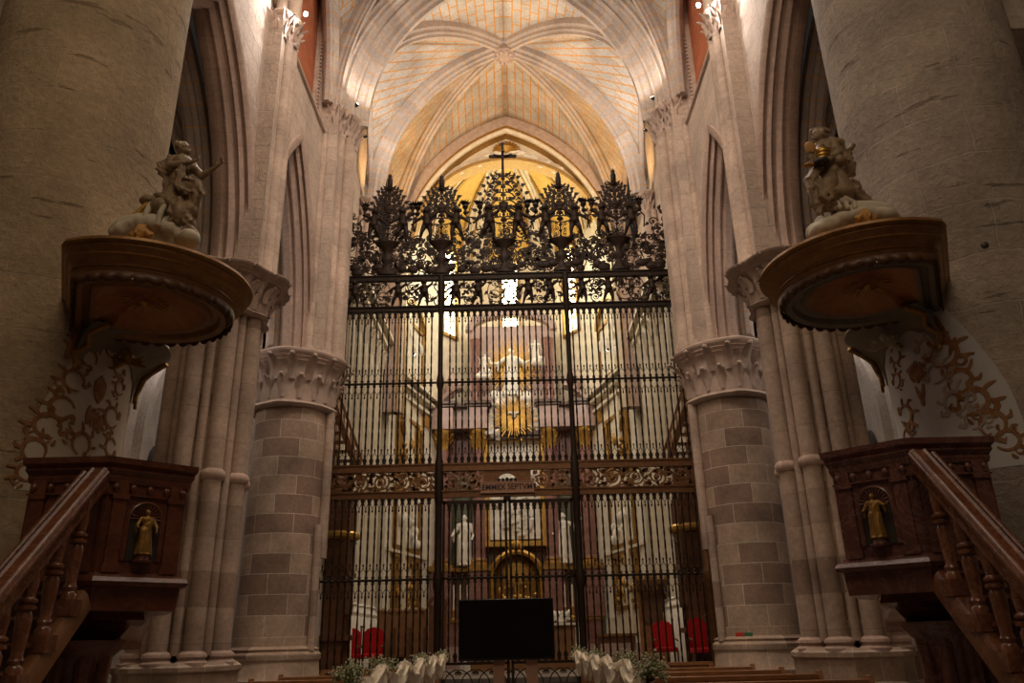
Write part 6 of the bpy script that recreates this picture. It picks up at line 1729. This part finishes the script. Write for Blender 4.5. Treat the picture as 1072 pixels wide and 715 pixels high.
mb = MB(); mb.sweep([(-2.36 + q[0], 24.82, 2.5 + q[1]) for q in arch_pts(.26, .3, 8)], (0, 1, 0), [(-.06, -.05), (-.06, .05), (.06, .05), (.06, -.05)]); mb.build('crest', M['wood'], t)
for sx in (-.24, .24):
    for y in (24.35, 24.8): MB().tube([(-2.36 + sx, y, FL), (-2.36 + sx, y, FL + .45)], .03, 8).build('leg', M['wood'], t)
a, b = at(622, 648, 26.0), at(668, 690, 26.0)
t = thing('credence_table', 'long low brown table against the steps right of the altar', 'table', ((a.x + b.x) / 2, 26, FL))
MB().bx(a.x, b.x, 25.8, 26.3, FL + .85, FL + .93).build('top', M['wood2'], t)
MB().bx(a.x + .05, b.x - .05, 25.85, 26.25, FL + .65, FL + .85).build('apron', M['wood'], t)
for x in (a.x + .1, b.x - .1):
    for y in (25.9, 26.2): MB().tube([(x, y, FL), (x, y, FL + .7)], [.03, .045], 8).build('leg', M['wood'], t)
# low bench in front of the screen on either side
for sg in (-1, 1):
    t = thing('kneeling_rail', 'dark oak kneeling rail in front of the %s bay of the screen' % ('left', 'right')[sg > 0], 'bench', (sg * 3.1, 18.3, 0))
    MB().bx(sg * 1.9, sg * 4.2, 18.15, 18.4, .94, 1.0).build('top', M['wood2'], t); MB().bx(sg * 1.95, sg * 4.15, 18.2, 18.26, .3, .94).build('panel', M['wood2'], t)
    for x in (1.95, 3.05, 4.15): MB().bx(sg * x - .05, sg * x + .05, 18.15, 18.4, 0, .94).build('post', M['wood2'], t)

# ------------------------------------------------------------------ lamps, daylight and added fill lamps
def fixture(name, label, loc, aim, power, color, spot=1.6, r=.08, cat='floodlight', grp='floodlights on the capitals'):
    loc, aim = V(loc), V(aim); d = (aim - loc).normalized(); t = thing(name, label, cat, tuple(loc), grp)
    mb = MB(); mb.tube([loc - d * .10, loc - d * .02], [.035, .06], 12); mb.build('housing', M['black'], t)
    mb = MB(); mb.tube([loc - d * .02, loc - d * .012], [.05, .05], 12); mb.build('lens', M['lampglass'], t)
    ld = bpy.data.lights.new(name + '_lamp', 'SPOT'); ld.energy = power; ld.color = color; ld.spot_size = spot; ld.spot_blend = .8; ld.shadow_soft_size = r
    lo = bpy.data.objects.new('lamp', ld); COL.objects.link(lo); lo.parent = t
    q = (-d).to_track_quat('Z', 'Y'); lo.rotation_mode = 'QUATERNION'; lo.rotation_quaternion = q; lo.location = d * .03
def area(name, loc, aim, sx, sy, power, color, spread=pi):
    ld = bpy.data.lights.new(name, 'AREA'); ld.shape = 'RECTANGLE'; ld.size = sx; ld.size_y = sy; ld.energy = power; ld.color = color; ld.spread = spread
    lo = bpy.data.objects.new(name, ld); COL.objects.link(lo); lo.location = loc
    lo.rotation_mode = 'QUATERNION'; lo.rotation_quaternion = (V(loc) - V(aim)).to_track_quat('Z', 'Y'); return lo
WARM = (1, .80, .56); NEUT = (1, .88, .76); AMB = (1, .60, .22); FILL = (1, .84, .70)
for sx in (-1, 1):
    sl = ('left', 'right')[sx > 0]
    fixture('floodlight', 'small lit floodlight on the %s capital of the choir arch, aimed at the vault' % sl, (sx * 3.95, 17.35, 15.05), (sx * 1.2, 17.2, 21), 210, NEUT, 2.4)
    fixture('floodlight', 'small lit floodlight on the upper capital above the %s clustered pier' % sl, (sx * 4.10, 12.80, 13.80), (sx * 4.8, 10.6, 12.6), 240, (1, .93, .88), 2.6)
    fixture('floodlight', 'floodlight beside the middle choir rib on the %s wall, aimed at the vault' % sl, (sx * 4.2, 22.5, 15.15), (sx * 2.6, 23.4, 20), 620, AMB, 2.2)
    fixture('floodlight', 'floodlight behind the %s end of the iron cresting, lighting the choir vault' % sl, (sx * 4.0, 18.9, 15.15), (sx * .6, 20.8, 21), 720, NEUT, 2.6)
    fixture('floodlight', 'floodlight on the %s sanctuary cornice aimed at the altarpiece' % sl, (sx * 3.6, 27.6, 11.6), (sx * -.5, 31, 9), 210, NEUT, 1.7)
    fixture('floodlight', 'added floodlight on the %s apse cornice aimed up into the gilded half dome' % sl, (sx * 3.2, 28.4, 18.1), (sx * .3, 28.8, 21.4), 260, WARM, 2.6)  # lamp pair added to brighten the ribs and cells of the dome
    area('clerestory_fill', (sx * 5.0, 8, 16.8), (-sx * 3, 13, 11), 4.8, 4, 170, FILL)  # area lamps as soft nave fill; no window is built behind them
area('apse_daylight_centre', (0, 33.0, 16.4), (0, 24, 9), .8, 3.4, 110, (1, .94, .66))
area('apse_daylight_left', (-2.3, 31.6, 16.4), (1, 24, 9), .9, 3.4, 110, (1, .94, .66))
area('apse_daylight_right', (2.3, 31.6, 16.4), (-1, 24, 9), .9, 3.4, 110, (1, .94, .66))
area('sanctuary_fill', (0, 27.6, 17.2), (0, 30, 7), 3, 1, 170, (1, .93, .8))  # free-hanging area lamp below the half dome, fill for the altarpiece
area('choir_fill', (0, 20.6, 17.0), (0, 24.5, 6), 3, 3, 220, (1, .9, .74))  # lamp added below the choir vault to lift the lower side walls
area('nave_fill', (0, 10.5, 18.5), (0, 17.5, 7), 6, 3, 590, FILL, 2.4)  # area lamp added under the vault to brighten piers and screen
area('west_fill', (0, -1.6, 13), (0, 12, 9), 7, 6, 420, (1, .78, .54))  # added lamp behind the viewer, soft warm fill for the foreground
for sx in (-1, 1): area('aisle_fill', (sx * 9.3, 15.5, 9.0), (sx * 5.7, 14.5, 10), 3, 2.5, 110, (1, .88, .78))  # lamps added to brighten the upper part of the aisle bay
for sx in (-1, 1): area('aisle_daylight', (sx * 9.0, 19.5, 10.5), (sx * 8, 19, 3), 3, 3, 150, (1, .92, .9))
w = bpy.data.worlds.new('world'); bpy.context.scene.world = w; w.use_nodes = True
w.node_tree.nodes['Background'].inputs[0].default_value = (.5, .45, .4, 1); w.node_tree.nodes['Background'].inputs[1].default_value = .03
sc = bpy.context.scene
sc.view_settings.view_transform = 'Standard'; sc.view_settings.look = 'None'; sc.view_settings.gamma = 1; sc.view_settings.use_curve_mapping = False
sc.view_settings.exposure = 0
sc.cycles.use_denoising = True; sc.cycles.max_bounces = 6; sc.cycles.diffuse_bounces = 4; sc.cycles.glossy_bounces = 3; sc.cycles.sample_clamp_indirect = 4
for o in bpy.data.objects:
    if '_o' in o: del o['_o']
